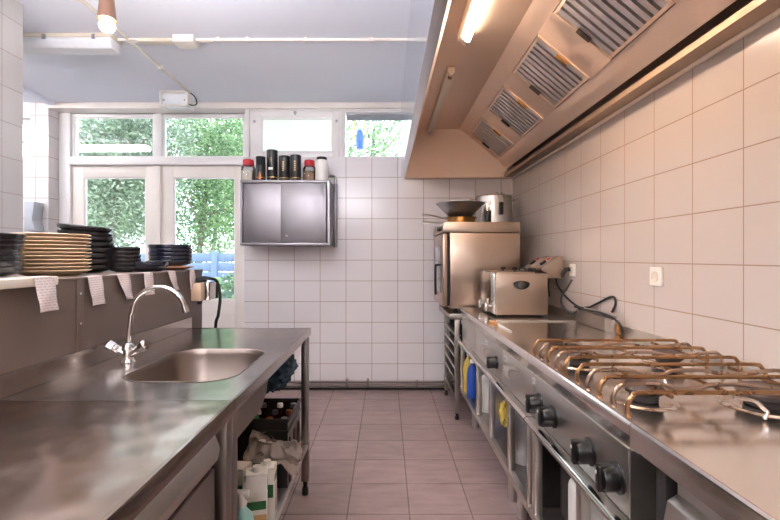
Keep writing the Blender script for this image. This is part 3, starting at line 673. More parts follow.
# rolled front edge and raised lip
wt.prism([(TX1-.012, ZW), (TX1-.008, ZW+.003), (TX1-.002, ZW+.002), (TX1, ZW-.004), (TX1, ZW-.036), (TX1-.016, ZW-.036), (TX1-.016, ZW-.030), (TX1-.012, ZW-.02)], 'y', TY0, TY1)
wt.prism([(TY1-.012, ZW), (TY1-.008, ZW+.003), (TY1-.002, ZW+.002), (TY1, ZW-.004), (TY1, ZW-.036), (TY1-.016, ZW-.036), (TY1-.012, ZW-.02)], 'x', TX0, TX1-.001)
obj('worktop', wt, M['steel_top'], tb, True, ang=20)
obj('underframe', MB().box(TX0+.02, TX1-.03, TY0+.02, TY0+.05, ZW-.06, ZW-.004).box(TX0+.02, TX1-.03, TY1-.06, TY1-.03, ZW-.06, ZW-.004).box(TX0+.0, TX0+.03, TY0+.05, TY1-.06, ZW-.06, ZW-.004), M['steel_dull'], tb, True)
bs = MB(); loops = []
for off, z, rr in ((-.006, ZW+.0015, .108), (-.003, ZW+.0025, .106), (0, ZW-.001, .105), (.004, ZW-.02, .103), (.012, ZW-.13, .10), (.03, ZW-.155, .085), (.06, ZW-.165, .06)):
    loops.append([bs.bm.verts.new((x, y, z)) for x, y in rrect(-.865+off, -.497-off, 1.372+off, 1.852-off, rr, 10)])
for a, b in zip(loops, loops[1:]):
    for i in range(len(a)): bs.bm.faces.new((a[i], b[i], b[(i+1) % len(a)], a[(i+1) % len(a)]))
bs.bm.faces.new(loops[-1][::-1]); bmesh.ops.recalc_face_normals(bs.bm, faces=bs.bm.faces[:])
for f in bs.bm.faces: f.normal_flip()
bo = obj('sink_basin', bs, M['basin'], tb, True)
obj('drain', MB().lathe([(0, .004), (.012, .003), (.035, .003), (.04, 0), (0, 0)], (-.68, 1.61, ZW-.164), 24), M['chrome'], bo, True)
ap = MB(); z1 = ZW-.036
ap.prism([(TY0+.045, z1), (1.62, z1), (1.62, z1-.03), (1.59, z1-.07), (1.54, z1-.098), (1.48, z1-.106), (TY0+.045, z1-.106)], 'x', TX1-.030, TX1-.024)
obj('apron', ap, M['steel_dull'], tb, True)
obj('upstand', MB().prism([(TX0, ZW), (TX0+.004, ZW+.001), (TX0+.004, ZW+.064), (TX0-.008, ZW+.066), (TX0-.008, ZW)], 'y', TY0, TY1-.02), M['steel_top'], tb, True)
sw = MB(); sw.lathe([(0, .003), (.004, .003), (.005, 0), (0, 0)], (TX0+.004, 2.33, ZW+.04), 8, 'x'); obj('screw', sw, M['galv'], tb, True)
for x, y in ((TX1-.045, TY1-.055), (TX1-.045, TY0+.003), (TX0+.004, TY1-.055), (TX0+.004, TY0+.003)):
    lg = obj('leg', MB().box(x, x+.038, y, y+.038, .075, ZW-.036, .003), M['steel_dull'], tb, True)
    obj('foot', MB().lathe([(0, 0), (.017, 0), (.017, .035), (.011, .04), (.011, .08), (0, .08)], (x+.019, y+.019, 0), 16), M['rubber'], lg, True)
shf = MB().box(TX0+.004, TX1-.006, TY0+.045, TY1-.06, .262, .282, .003); obj('lower_shelf', shf, M['steel'], tb, True)
# tap
fx, fy_ = -.968, 1.632
fa = thing('sink_tap', 'chrome swan-neck mixer tap with two cross handles at the sink', 'tap', (fx, fy_, ZW))
obj('tap_base', MB().lathe([(0, 0), (.026, 0), (.026, .004), (.020, .010), (.017, .022), (.018, .04), (.024, .05), (.020, .065), (.013, .072), (0, .072)], (fx, fy_, ZW), 24), M['chrome'], fa, True)
for s_ in (-1, 1):
    a = Vector((fx+s_*.010, fy_, ZW+.03)); d = Vector((s_*.82, -.1, .50)).normalized()
    v = obj('tap_valve', MB().tube([a, a+d*.028, a+d*.032, a+d*.044], .012, 14, rs=[.013, .013, .016, .017]), M['chrome'], fa, True)
    h0 = a+d*.044
    hm = MB().tube([h0, h0+d*.004, h0+d*.026, h0+d*.032], .02, 8, rs=[.014, .019, .021, .014]); obj('tap_handle', hm, M['chrome'], v, True)
R_ = .098; zr = ZW+.20; pts = [(fx+.002, fy_, ZW+.06), (fx+.006, fy_, ZW+.12), (fx+.012, fy_, zr-.02)]
for k in range(0, 17):
    a = math.pi-k*math.radians(168)/16
    pts.append((fx+.018+R_+R_*math.cos(a), fy_, zr-.012+R_*.94*math.sin(a)))
obj('spout', MB().tube(pts, .0095, 14), M['chrome'], fa, True)
e = Vector(pts[-1]); d = (e-Vector(pts[-2])).normalized()
obj('aerator', MB().tube([e-d*.002, e+d*.022], .0125, 14), M['chrome'], fa, True)
# ------------------------------------------------ near worktop
nt_ = thing('steel_worktable', 'dented stainless steel worktable in the left foreground', 'worktable', (-.75, .4, 0))
NY0 = -.75; wt = MB(); wt.grid(lambda u, v: (TX0+(TX1-.012-TX0)*u, NY0+(TY0-.003-NY0)*v, ZW), 12, 24)
wt.prism([(TX1-.012, ZW), (TX1-.008, ZW+.003), (TX1-.002, ZW+.002), (TX1, ZW-.004), (TX1, ZW-.038), (TX1-.016, ZW-.038), (TX1-.016, ZW-.030), (TX1-.012, ZW-.02)], 'y', NY0, TY0-.003)
wt.box(TX0+.01, TX1-.03, TY0-.03, TY0-.003, ZW-.036, ZW-.003)
obj('worktop', wt, M['steel_dent'], nt_, True, ang=20)
obj('upstand', MB().prism([(TX0, ZW), (TX0+.004, ZW+.001), (TX0+.004, ZW+.064), (TX0-.008, ZW+.066), (TX0-.008, ZW)], 'y', NY0, TY0-.003), M['steel_top'], nt_, True)
for x, y in ((TX1-.045, TY0-.045), (TX0+.004, TY0-.045), (TX1-.045, NY0+.01), (TX0+.004, NY0+.01)):
    lg = obj('leg', MB().box(x, x+.038, y, y+.038, .075, ZW-.038, .003), M['steel_dull'], nt_, True)
    obj('foot', MB().lathe([(0, 0), (.017, 0), (.017, .035), (.011, .04), (.011, .08), (0, .08)], (x+.019, y+.019, 0), 16), M['rubber'], lg, True)
ucb = thing('steel_cupboard', 'steel cupboard below the dented worktable on the left', 'cabinet', (-.75, .4, 0))
obj('cabinet_body', MB().box(-1.05, -.462, -.6, 1.13, .10, .848, .004), M['steel_dull'], ucb, True)
obj('bevelled_fascia', MB().prism([(-.461, .76), (-.435, .77), (-.428, .80), (-.445, .846), (-.461, .846)], 'y', -.6, 1.125, .002), M['steel'], ucb, True)
obj('door', MB().box(-.461, -.440, -.59, 1.12, .12, .752, .004), M['steel_dull'], ucb, True)
for x in (-1.0, -.52):
    for y in (-.5, 1.05): obj('foot', MB().lathe([(0, 0), (.02, 0), (.02, .03), (.014, .035), (.014, .1), (0, .1)], (x, y, 0), 14), M['galv'], ucb, True)
# ------------------------------------------------ things on the lower shelf
ZL = .282
def carton(label, x, y, w, d, h, rz=0, front='green', name='carton'):
    t = thing(name, label, 'carton', (x, y, ZL), rz, 'cartons on the lower shelf')
    g = MB(); g.box(-w/2, w/2, -d/2, d/2, 0, h*.86, .002)
    g.prism([(-d/2, h*.86), (d/2, h*.86), (d*.12, h*.93), (-d*.5, h*.90)], 'x', -w/2+.001, w/2-.001)
    obj('carton_body', g, M['carton'], t)
    obj('screw_cap', MB().lathe([(0, .020), (.014, .020), (.015, .0), (0, 0)], (0, -d*.18, h*.905), 16), M['white'], t)
    pm = MB(); pm.box(-w/2+.004, w/2-.004, -d/2-.0012, -d/2-.0002, h*.40, h*.62 if front == 'green' else h*.52); pr = obj('green_print', pm, M['green'], t)
    if front == 'tan': obj('tan_print', MB().box(-w/2+.002, w/2-.002, -d/2-.0012, -d/2-.0002, h*.05, h*.33), M['kraft'], t)
    sm_ = MB(); sm_.box(w/2+.0002, w/2+.0012, -d/2+.006, d/2-.006, h*.66, h*.76)
    obj('side_print', sm_, M['green'], t)
    ln = MB()
    for k in range(14):
        z = h*.10+k*h*.036; ln.box(w/2+.0002, w/2+.0009, -d/2+.01, d/2-.012-.006*(k*7 % 4), z, z+.0022)
    obj('fine_print', ln, plain('grey_print', 'a59c94', .6), t)
    return t
carton('white milk-type carton with tan and green front, nearest on the lower shelf', -.475, 1.60, .075, .075, .255, math.radians(14), 'tan')
carton('white carton right behind the nearest one on the lower shelf', -.462, 1.70, .06, .07, .225, math.radians(6), 'green')
carton('small white and green carton under the clear plastic film', -.527, 1.86, .075, .06, .235, math.radians(4), 'green')
carton('green-sided carton with flat white top at the left of the group', -.60, 1.72, .11, .09, .215, math.radians(-3), 'green')
sb_ = thing('spray_bottle', 'mint green cleaner bottle with white cap, nearest the camera on the shelf', 'bottle', (-.485, 1.46, ZL))
bp_ = MB().lathe([(0, 0), (.040, 0), (.044, .01), (.044, .11), (.036, .15), (.018, .17), (.016, .18), (0, .18)], (0, 0, 0), 28); bmesh.ops.scale(bp_.bm, vec=(1, .7, 1), verts=bp_.bm.verts)
obj('bottle_body', bp_, M['greenlight'], sb_)
obj('spray_head', MB().lathe([(0, 0), (.018, 0), (.018, .03), (.012, .04), (0, .04)], (0, 0, .18), 16).box(-.03, .025, -.011, .011, .205, .228, .004), M['white'], sb_)
M['crate'] = plain('crate_plastic', '262322', .3)
cr = thing('black_crate', 'black plastic crate of bottles on the lower shelf', 'crate', (-.61, 2.02, ZL))
cx0, cx1, cy0, cy1, cz0, cz1 = -.80, -.425, 1.90, 2.19, ZL, .585
k_ = MB(); k_.box(cx0+.01, cx1-.01, cy0+.01, cy1-.01, cz0, cz0+.008)
for a in ((cx0+.006, cx1-.006, cy0+.006, cy0+.014), (cx0+.006, cx1-.006, cy1-.014, cy1-.006), (cx0+.006, cx0+.014, cy0+.014, cy1-.014), (cx1-.014, cx1-.006, cy0+.014, cy1-.014)): k_.box(*a, cz0, cz1-.01)
obj('crate_walls', k_, M['crate'], cr, True)
k_ = MB()
for z0, z1 in ((cz1-.014, cz1), (cz1-.06, cz1-.05), (cz0+.10, cz0+.11)):
    for a in ((cx0, cx1, cy0, cy0+.010), (cx0, cx1, cy1-.010, cy1), (cx0, cx0+.010, cy0+.010, cy1-.010), (cx1-.010, cx1, cy0+.010, cy1-.010)): k_.box(*a, z0, z1, .002)
obj('crate_rim', k_, M['crate'], cr, True)
def bottle(x, y, label, cap, first=[None]):
    prof = [(0, 0), (.03, 0), (.033, .005), (.033, .16), (.028, .195), (.014, .225), (.0125, .27), (0, .27)]
    t = thing('glass_bottle', label, 'bottle', (x, y, cz0+.009), 0, 'bottles in the black crate')
    obj('bottle_body', MB().lathe(prof, (0, 0, 0), 20), M['amber'], t)
    obj('bottle_cap', MB().lathe([(0, .285), (.014, .285), (.0155, .267), (0, .267)], (0, 0, 0), 16), M[cap], t)
    obj('paper_label', MB().lathe([(.0336, .045), (.0336, .10)], (0, 0, 0), 20), M['copper'], t)
for i, (x, y) in enumerate([(x, y) for x in (-.76, -.68, -.60, -.52, -.455) for y in (1.945, 2.04, 2.135)]):
    if (x, y) == (-.60, 1.945): continue
    bottle(x, y, 'brown bottle standing in the black crate, %s row, %s' % (('front', 'middle', 'back')[i % 3], ('leftmost', 'second from the left', 'third from the left', 'second from the right', 'rightmost')[i//3]), ('galv', 'copper', 'galv', 'white')[i % 4])
gj = thing('green_lidded_jar', 'jar with green lid in the black crate', 'jar', (-.60, 1.945, cz0+.009), 0)
obj('jar_body', MB().lathe([(0, 0), (.034, 0), (.036, .006), (.036, .24), (.03, .25), (0, .25)], (0, 0, 0), 22), plain('straw_glass', 'a89a70', .2), gj)
obj('jar_lid', MB().lathe([(0, .285), (.031, .285), (.033, .28), (.033, .25), (0, .25)], (0, 0, 0), 22), plain('green_lid', '3f8f5c', .35), gj)
# crumpled bags
def crumple(name, c, rad, amp, mat, label, cat, seed=0, sub=5, parent=None, f=9, zmin=None):
    bm = bmesh.new(); bmesh.ops.create_icosphere(bm, subdivisions=sub, radius=1)
    for v in bm.verts:
        d = v.co.normalized(); o_ = Vector((seed*3.1, seed, 0))
        n = abs(noise.noise(d*2.2+o_))*1.2+abs(noise.noise(d*f*.55+o_))*.6+abs(noise.noise(d*f+o_))*.3
        r = 1-amp*n
        v.co = Vector((d.x*rad[0]*r, d.y*rad[1]*r, d.z*rad[2]*r))
        if zmin is not None and v.co.z+c[2] < zmin: v.co.z = zmin-c[2]
    m_ = MB(); m_.bm.free(); m_.bm = bm; o = obj(name, m_, M[mat], None, ang=40); o.location = c
    return tag(o, label, cat)
bgc = Vector((-.50, 1.80, .49))
pf = MB()
def film(u, v):
    # draped from the cartons over the shelf's edge
    x = -.58+.22*u; y = 1.76+.13*v; z = .53-.07*u**2+.045*noise.noise(Vector((u*3, v*3, 1)))+.012*noise.noise(Vector((u*9, v*8, 5)))
    y += .05*noise.noise(Vector((u*5, v*5, 9))); z -= .045*(1-v)
    return Vector((x, y, z))
pf.grid(film, 26, 26)
pfo = obj('plastic_film', pf, M['bagclear'], None, ang=30); pfo.modifiers.new('t', 'SOLIDIFY').thickness = .0008
tag(pfo, 'crumpled clear plastic film draped beside the cartons', 'plastic film')
crumple('bin_bag', (-.62, 2.25, .735), (.17, .12, .15), .25, 'bagblue', 'crumpled dark blue plastic bag above the bottle crate', 'bag', 3, zmin=.587)
# ================================================================ WALL CABINET AND JARS
YC = 3.88; K0, K1 = PXx(240, YC), PXx(329.5, YC); KT, KB = PZ(180, YC), PZ(245.5, YC)
wcb = thing('wall_cabinet', 'stainless steel wall cabinet with two sliding doors on the back wall', 'cabinet', ((K0+K1)/2, 4.06, KB))
cs = MB(); cs.box(K0, K1, YC, YB-.002, KT-.022, KT, .002); cs.box(K0, K1, YC, YB-.002, KB, KB+.022, .002); cs.box(K0, K0+.018, YC, YB-.002, KB+.022, KT-.022); cs.box(K1-.018, K1, YC, YB-.002, KB+.022, KT-.022); cs.box(K0+.018, K1-.018, YB-.014, YB-.002, KB+.022, KT-.022)
obj('cabinet_case', cs, M['steel_cab'], wcb, True)
xs = PXx(281, YC+.02)
obj('sliding_door', MB().box(K0+.019, xs+.02, YC+.026, YC+.036, KB+.024, KT-.024, .002), M['steel_cab'], wcb, True)
dr = obj('sliding_door', MB().box(xs, K1-.032, YC+.010, YC+.020, KB+.024, KT-.024, .002), M['steel_cab'], wcb, True)
kh = P(286.5, 236, YC+.009); obj('lock', MB().lathe([(0, -.004), (.008, -.004), (.010, 0), (0, 0)], kh, 14, 'y'), M['steel_dull'], dr, True)
obj('side_bracket', MB().box(K1, K1+.03, YB-.06, YB-.002, KB-.01, KT+.02, .004), M['steel_cab'], wcb, True)
br_ = MB().tube(smoothpath([(K1+.015, YB-.03, KT+.02), (K1+.015, YB-.03, KT+.07), (K1+.0, YB-.03, KT+.095), (K1-.04, YB-.03, KT+.10)], 5), .010, 10); obj('top_bracket', br_, M['galv'], wcb, True)
def topthing(name, label, cat, x0, x1, ytop, Y, build, group=None):
    X = PXx((x0+x1)/2, Y); r = (x1-x0)/2*Y/F; h = PZ(ytop, Y)-KT
    t = thing(name, label, cat, (X, Y, KT), 0, group); build(t, r, h); return t
def storage_jar(fill):
    def b(t, r, h):
        hb = h*.80
        obj('jar_glass', MB().lathe([(0, 0), (r*.95, 0), (r, .006), (r, hb*.78), (r*.72, hb*.95), (r*.72, hb)], (0, 0, 0), 28), M['glassjar'], t)
        obj('jar_contents', MB().lathe([(0, .003), (r*.92, .003), (r*.94, .01), (r*.94, hb*.62), (0, hb*.64)], (0, 0, 0), 28), M[fill], t)
        obj('red_lid', MB().lathe([(0, h), (r*.70, h), (r*.78, h-.006), (r*.78, hb-.012), (r*.72, hb-.012)], (0, 0, 0), 28), M['red'], t)
        obj('jar_label', MB().box(r*.1, r*.8, -r*1.03, -r*.9, .012, hb*.5), plain('label_paper', 'b9ae9f', .6) if fill == 'pale' else M['spice'], t)
    return b
def can(band):
    def b(t, r, h):
        obj('can_body', MB().lathe([(0, 0), (r*.97, 0), (r, .003), (r, h-.012), (r*.97, h-.010), (0, h-.010)], (0, 0, 0), 30), M['black'], t)
        obj('can_lid', MB().lathe([(r*1.01, h-.014), (r*1.02, h-.004), (r*.97, h), (0, h)], (0, 0, 0), 30), M['black'], t)
        g = MB(); g.lathe([(r*1.004, h*.12), (r*1.004, h*.15)], (0, 0, 0), 30); obj('gold_band', g, M['gold'], t)
        if band == 'copper':
            g = MB(); a = [(-.010, .012), (.010, .012), (.014, .045), (.004, .085), (-.006, .055)]
            g.prism(a, 'y', -r*1.03, -r*.98); g.rot(Matrix.Rotation(0, 4, 'Z')); obj('copper_motif', g, M['copper'], t)
        elif band == 'label':
            obj('white_label', MB().box(-r*.45, r*.35, -r*1.03, -r*.9, h*.36, h*.44), M['white'], t)
            g = MB()
            for k in range(3): g.box(-r*.2, r*.2, -r*1.03, -r*.97, h*(.62+.05*k), h*(.635+.05*k))
            obj('gold_lettering', g, M['gold'], t)
        else:
            g = MB()
            for k in range(5): g.box(-r*.16, r*.16, -r*1.03, -r*.98, h*(.40+.08*k), h*(.44+.08*k))
            obj('gold_lettering', g, M['gold'], t)
    return b
YJ = 3.99
topthing('storage_jar', 'glass jar with red lid and pale contents, leftmost on the wall cabinet', 'jar', 241.5, 255.5, 160, YJ, storage_jar('pale'))
topthing('spice_can', 'black can with copper flame print, left of the tallest can', 'can', 256, 265.5, 157, YJ-.04, can('copper'), 'black cans on the wall cabinet')
topthing('tall_can', 'tallest black can with small white label, on the wall cabinet', 'can', 266.8, 277.5, 150.5, YJ, can('label'), 'black cans on the wall cabinet')
topthing('spice_can', 'black can with gold lettering, right beside the tallest can', 'can', 279, 290, 156.5, YJ, can('gold'), 'black cans on the wall cabinet')
topthing('spice_can', 'black can with gold lettering, rightmost black can, nearest the brown-filled jar', 'can', 290.5, 301, 155.5, YJ, can('gold2'), 'black cans on the wall cabinet')
topthing('storage_jar', 'glass jar with red lid and brown contents, beside the white bottle', 'jar', 303, 316, 160.5, YJ+.03, storage_jar('spice'))
def wb_(t, r, h):
    obj('bottle_body', MB().lathe([(0, 0), (r*.97, 0), (r, .005), (r, h*.74), (r*.9, h*.84), (r*.76, h*.90), (0, h*.90)], (0, 0, 0), 30), M['white'], t)
    obj('black_lid', MB().lathe([(0, h), (r*.8, h), (r*.84, h-.004), (r*.84, h*.885), (0, h*.885)], (0, 0, 0), 30), M['black'], t)
topthing('white_bottle', 'white plastic bottle with black lid, rightmost on the wall cabinet', 'bottle', 315.5, 328, 157.5, YJ-.03, wb_)
# ================================================================ OVEN ON ITS STAND
OY0, OY1 = 3.45, 4.10; OX0, OX1 = PXx(450, OY0), PXx(520, OY0)
st_ = thing('oven_stand', 'steel stand with tray runners under the oven in the far right corner', 'stand', (.8, 3.8, 0))
for x, y in ((.548, OY0+.0), (.548, OY1-.04), (1.13, OY0), (1.13, OY1-.04)):
    lg = obj('leg', MB().box(x, x+.038, y, y+.038, .05, .80, .003), M['steel_dull'], st_, True)
    obj('foot', MB().lathe([(0, 0), (.018, 0), (.018, .02), (.012, .025), (.012, .055), (0, .055)], (x+.019, y+.019, 0), 14), M['rubber'], lg, True)
obj('stand_top', MB().box(.50, 1.19, OY0-.01, OY1+.01, .80, .845, .004), M['steel_dull'], st_, True)
fr = MB(); fr.box(.55, .58, OY0+.038, OY1-.04, .15, .19); fr.box(1.135, 1.165, OY0+.038, OY1-.04, .15, .19); fr.box(.586, 1.13, OY1-.03, OY1-.01, .15, .19); obj('lower_rail', fr, M['steel_dull'], st_, True)
for k in range(5):
    z = .30+.09*k; r_ = MB(); r_.box(.552, .60, OY0+.04, OY1-.042, z, z+.004); r_.box(.552, .556, OY0+.04, OY1-.042, z, z+.022); obj('tray_runner', r_, M['steel'], st_, True)
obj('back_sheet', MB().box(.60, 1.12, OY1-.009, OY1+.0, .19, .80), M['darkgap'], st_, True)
ov_ = thing('combi_oven', 'tall stainless steel oven in the far right corner, pots on its top', 'oven', (.8, 3.8, .875))
Z0 = .885; Z1 = 1.485; Z2 = 1.572
obj('oven_body', MB().box(OX0, OX1, OY0, OY1, Z0, Z1, .004), M['steel_warmlit'], ov_, True)
obj('oven_top', MB().prism([(.445, Z1+.003), (OX1+.0, Z1+.003), (OX1, Z2), (.462, Z2)], 'y', OY0-.008, OY1+.02, .004), M['steel_warmlit'], ov_, True)
obj('door_seal', MB().box(.488, OX0-.004, OY0+.02, OY1-.01, Z0+.02, Z1-.02), M['rubber'], ov_, True)
dr = obj('oven_door', MB().box(.450, .486, OY0-.0, OY1-.01, Z0+.015, Z1-.005, .005), M['steel_warmlit'], ov_, True)
obj('door_window', MB().box(.446, .4505, OY0+.10, OY1-.12, Z0+.12, Z1-.10, .001), plain('oven_door_glass', '54504e', .08, coat=.5), dr, True)
hz = MB(); hz.tube(smoothpath([(.452, OY0+.09, 1.23), (.415, OY0+.09, 1.228), (.403, OY0+.09, 1.21), (.403, OY0+.09, 1.02), (.410, OY0+.09, .99)], 5), .010, 10); obj('door_handle', hz, M['black'], dr, True)
kb = MB()
for k in range(2): kb.lathe([(0, 0), (.018, 0), (.018, -.02), (.014, -.026), (0, -.026)], (.452, OY0+.10+.08*k, 1.525), 14, 'x')
obj('control_knob', kb, M['black'], ov_, True)
for x in (.56, 1.02):
    for y in (OY0+.05, OY1-.06): obj('foot', MB().lathe([(0, .845), (.02, .845), (.02, .86), (.014, .866), (.014, Z0), (0, Z0)], (x, y, 0), 14), M['rubber'], ov_, True)
# pots and pans
ZO = Z2
pn = thing('frying_pan', 'golden steel frying pan under the wide grey bowl, on the oven', 'pan', (.64, 3.68, ZO), 0)
obj('pan_body', MB().lathe([(0, 0), (.10, 0), (.112, .008), (.128, .052), (.132, .054), (.128, .056), (.108, .012), (0, .006)], (0, 0, 0), 40), M['brass'], pn)
obj('pan_handle', MB().tube(smoothpath([(-.120, 0, .045), (-.17, -.01, .05), (-.24, -.02, .068), (-.335, -.03, .080)], 5), .007, 8), M['steel'], pn)
lp = thing('wire_loop_pan', 'small steel pan with wire loop handle beside the golden pan', 'pan', (.60, 3.93, ZO), 0)
obj('pan_body', MB().lathe([(0, 0), (.085, 0), (.095, .03), (.098, .03), (.088, .003), (0, .003)], (0, 0, 0), 30), M['steel_dull'], lp)
obj('wire_handle', MB().tube(smoothpath([(-.09, .02, .028), (-.17, .02, .038), (-.25, .01, .036), (-.275, 0, .028), (-.25, -.01, .022), (-.17, -.02, .022), (-.09, -.02, .022)], 5), .0045, 8), M['steel'], lp)
wk = obj('wide_bowl', MB().lathe([(0, .0), (.085, .0), (.095, .006), (.198, .112), (.205, .114), (.204, .118), (.196, .117), (.090, .012), (0, .006)], (0, 0, 0), 48), M['galv'])
wk.location = (.628, 3.68, ZO+.058); tag(wk, 'wide conical grey metal bowl standing on the golden frying pan', 'bowl')
px, py = .968, 3.915; PR = .158; PH = .262
pt = thing('stock_pot', 'tall steel stock pot with two loop handles on the oven', 'pot', (px, py, ZO))
obj('pot_body', MB().lathe([(0, 0), (PR-.006, 0), (PR, .006), (PR, PH-.004), (PR+.008, PH), (PR+.006, PH+.004), (PR-.004, PH), (PR-.004, .008), (0, .006)], (0, 0, 0), 48), M['steel'], pt)
for s_ in (-1, 1):
    obj('pot_handle', MB().tube(smoothpath([(s_*PR, -.045, PH-.03), (s_*(PR+.045), -.04, PH-.025), (s_*(PR+.055), 0, PH-.02), (s_*(PR+.045), .04, PH-.025), (s_*PR, .045, PH-.03)], 5), .006, 8), M['chrome'], pt)
def basket(label, x, y, ztop, dy, hl, rz):
    "fry basket handle: two wires rise over the rim, black grip hangs in front"
    t = thing('fry_basket', label, 'fry basket', (x, y, ztop), rz, 'fry baskets hooked on the stock pot')
    w_ = MB()
    for s_ in (-1, 1): w_.tube(smoothpath([(s_*.012, 0, -hl*.35), (s_*.014, .005, -.03), (s_*.018, .015, .03), (s_*.022, .04, .045), (s_*.03, .065, .02), (s_*.045, .075, -.05)], 5), .003, 6)
    for k in range(5): w_.tube([(-.05, .07+.0*k, -.03-.028*k), (.05, .07, -.03-.028*k)], .0018, 5)
    for k in range(6): w_.tube([(-.05+.02*k, .072, -.02), (-.05+.02*k, .072, -.15)], .0018, 5)
    obj('wire_frame', w_, M['chrome'], t)
    obj('black_grip', MB().box(-.019, .019, -.010, .012, -hl, -hl*.28, .006), M['black'], t)
basket('fry basket with black grip hanging low in front of the pot, left one', .880, py-PR-.035, ZO+.16, 0, .145, .0)
basket('fry basket with black grip hanging high in front of the pot, right one', .985, py-PR-.035, ZO+.235, 0, .15, .15)
# ================================================================ COOKING LINE
SX0, SX1 = .575, 1.205
def edge_profile(y0, y1, mb, lip=True):
    mb.prism([(SX0+.012, ZW), (SX0+.006, ZW+.002), (SX0+.001, ZW-.002), (SX0, ZW-.008), (SX0, ZW-.028), (SX0+.003, ZW-.034), (SX0+.028, ZW-.082), (SX0+.034, ZW-.082), (SX0+.012, ZW-.02)], 'y', y0, y1)
def topsheet(mb, y0, y1, holes=()):
    mb.grid(lambda u, v: (SX0+.012+(SX1-SX0-.012)*u, y0+(y1-y0)*v, ZW), 10, max(4, int((y1-y0)*14)))
def unit_base(t, y0, y1, posts, feet, shelf=True):
    cb = MB(); cb.box(1.165, 1.175, y0+.004, y1-.004, .255, .80); obj('back_sheet', cb, M['darkgap'], t, True)  # back sheet coloured dark to stand in for the shade inside the bays
    ft = MB()
    for (ya, yb) in posts:
        obj('post', MB().box(.582, .612, ya, yb, .255, .640, .002), M['steel'], t, True)
    lr = MB(); lr.box(.578, .606, y0+.002, y1-.002, .252, .285, .002); obj('lower_rail', lr, M['steel'], t, True)
    obj('lower_shelf', MB().box(.606, 1.165, y0+.002, y1-.002, .262, .276), M['steel_dull'], t, True)
    for y in feet:
        for x in (.675, 1.10): obj('foot', MB().lathe([(0, 0), (.024, 0), (.024, .12), (.017, .125), (.017, .262), (0, .262)], (x, y, 0), 16), M['steel'], t, True)
def sticker(t, y, z, w_=.048, h_=.030):
    s_ = MB().box(.5985, .5995, y-w_/2, y+w_/2, z-h_/2, z+h_/2); o = obj('sticker', s_, M['white'], t, True)
    l_ = MB()
    for k in range(2): l_.box(.5978, .5984, y-w_*.32, y+w_*.32, z-.005+k*.007, z-.002+k*.007)
    obj('sticker_print', l_, M['navy'], o, True)
def knob(t, y, z, r=.036, x=.600):
    f_ = obj('knob_flange', MB().lathe([(0, 0), (r*1.18, 0), (r*1.18, -.004), (r*1.0, -.009), (0, -.009)], (x, y, z), 28, 'x'), M['black'], t, True)
    g = MB().lathe([(0, -.006), (r*.98, -.006), (r*.96, -.034), (r*.84, -.044), (0, -.046)], (x, y, z), 24, 'x'); g.box(x-.054, x-.010, y-.011, y+.011, z-r*1.0, z+r*1.0, .004)
    ob = obj('control_knob', g, M['black'], f_, True, ang=25)
    obj('knob_mark', MB().box(x-.0572, x-.0558, y-.003, y+.003, z+r*.35, z+r*.6), M['white'], f_, True)
def chrome_rail(t, y0, y1):
    obj('front_rail', MB().prism([(.600, .645), (.572, .648), (.562, .644), (.558, .634), (.562, .624), (.572, .620), (.600, .620)], 'y', y0, y1), M['chrome'], t, True, ang=50)
# far counter (worktop with drip drawers)
A = thing('steel_counter', 'long stainless steel counter with shelves between the oven and the gas burners', 'counter', (.9, 2.6, 0))
a0, a1 = 1.765, 3.43
tp_ = MB(); topsheet(tp_, a0, a1); edge_profile(a0, a1, tp_); tp_.box(SX0+.03, SX1, a0+.002, a0+.02, ZW-.08, ZW-.003); tp_.box(SX0+.03, SX1, a1-.02, a1-.002, ZW-.08, ZW-.003); obj('worktop', tp_, M['steel_stove'], A, True, ang=20)
obj('raised_seam', MB().box(SX0+.10, SX1-.02, 2.645, 2.675, ZW, ZW+.006, .002), M['steel'], A, True)
for (y0, y1) in ((a0+.004, 2.245), (2.251, 2.90), (2.906, a1-.002)):
    obj('front_panel', MB().box(.600, .608, y0, y1, .646, .818, .002), M['steel'], A, True)
chrome_rail(A, a0+.001, a1-.002)
for y, z in ((PZ and .575*F/(486-CX), .765), (.575*F/(511-CX), .770)):
    h_ = MB(); h_.prism([(.600, z+.012), (.555, z+.018), (.550, z+.010), (.550, z-.028), (.554, z-.028), (.556, z+.008), (.600, z+.006)], 'y', y-.045, y+.045); obj('drawer_handle', h_, M['steel'], A, True)
knob(A, 2.36, .722, .030)
sticker(A, .597*F/(461.5-CX), CAM_Z-(322-CY)*(.597/(461.5-CX))); sticker(A, .597*F/(486-CX), CAM_Z-(343-CY)*(.597/(486-CX))); sticker(A, .597*F/(505-CX), CAM_Z-(359-CY)*(.597/(505-CX)))
unit_base(A, a0, a1, ((3.38, 3.41), (2.78, 2.815), (2.43, 2.465), (2.06, 2.09), (1.772, 1.80)), (3.30, 2.32, 2.16))
obj('divider', MB().box(.606, 1.16, 2.43, 2.436, .276, .64), M['steel'], A, True)
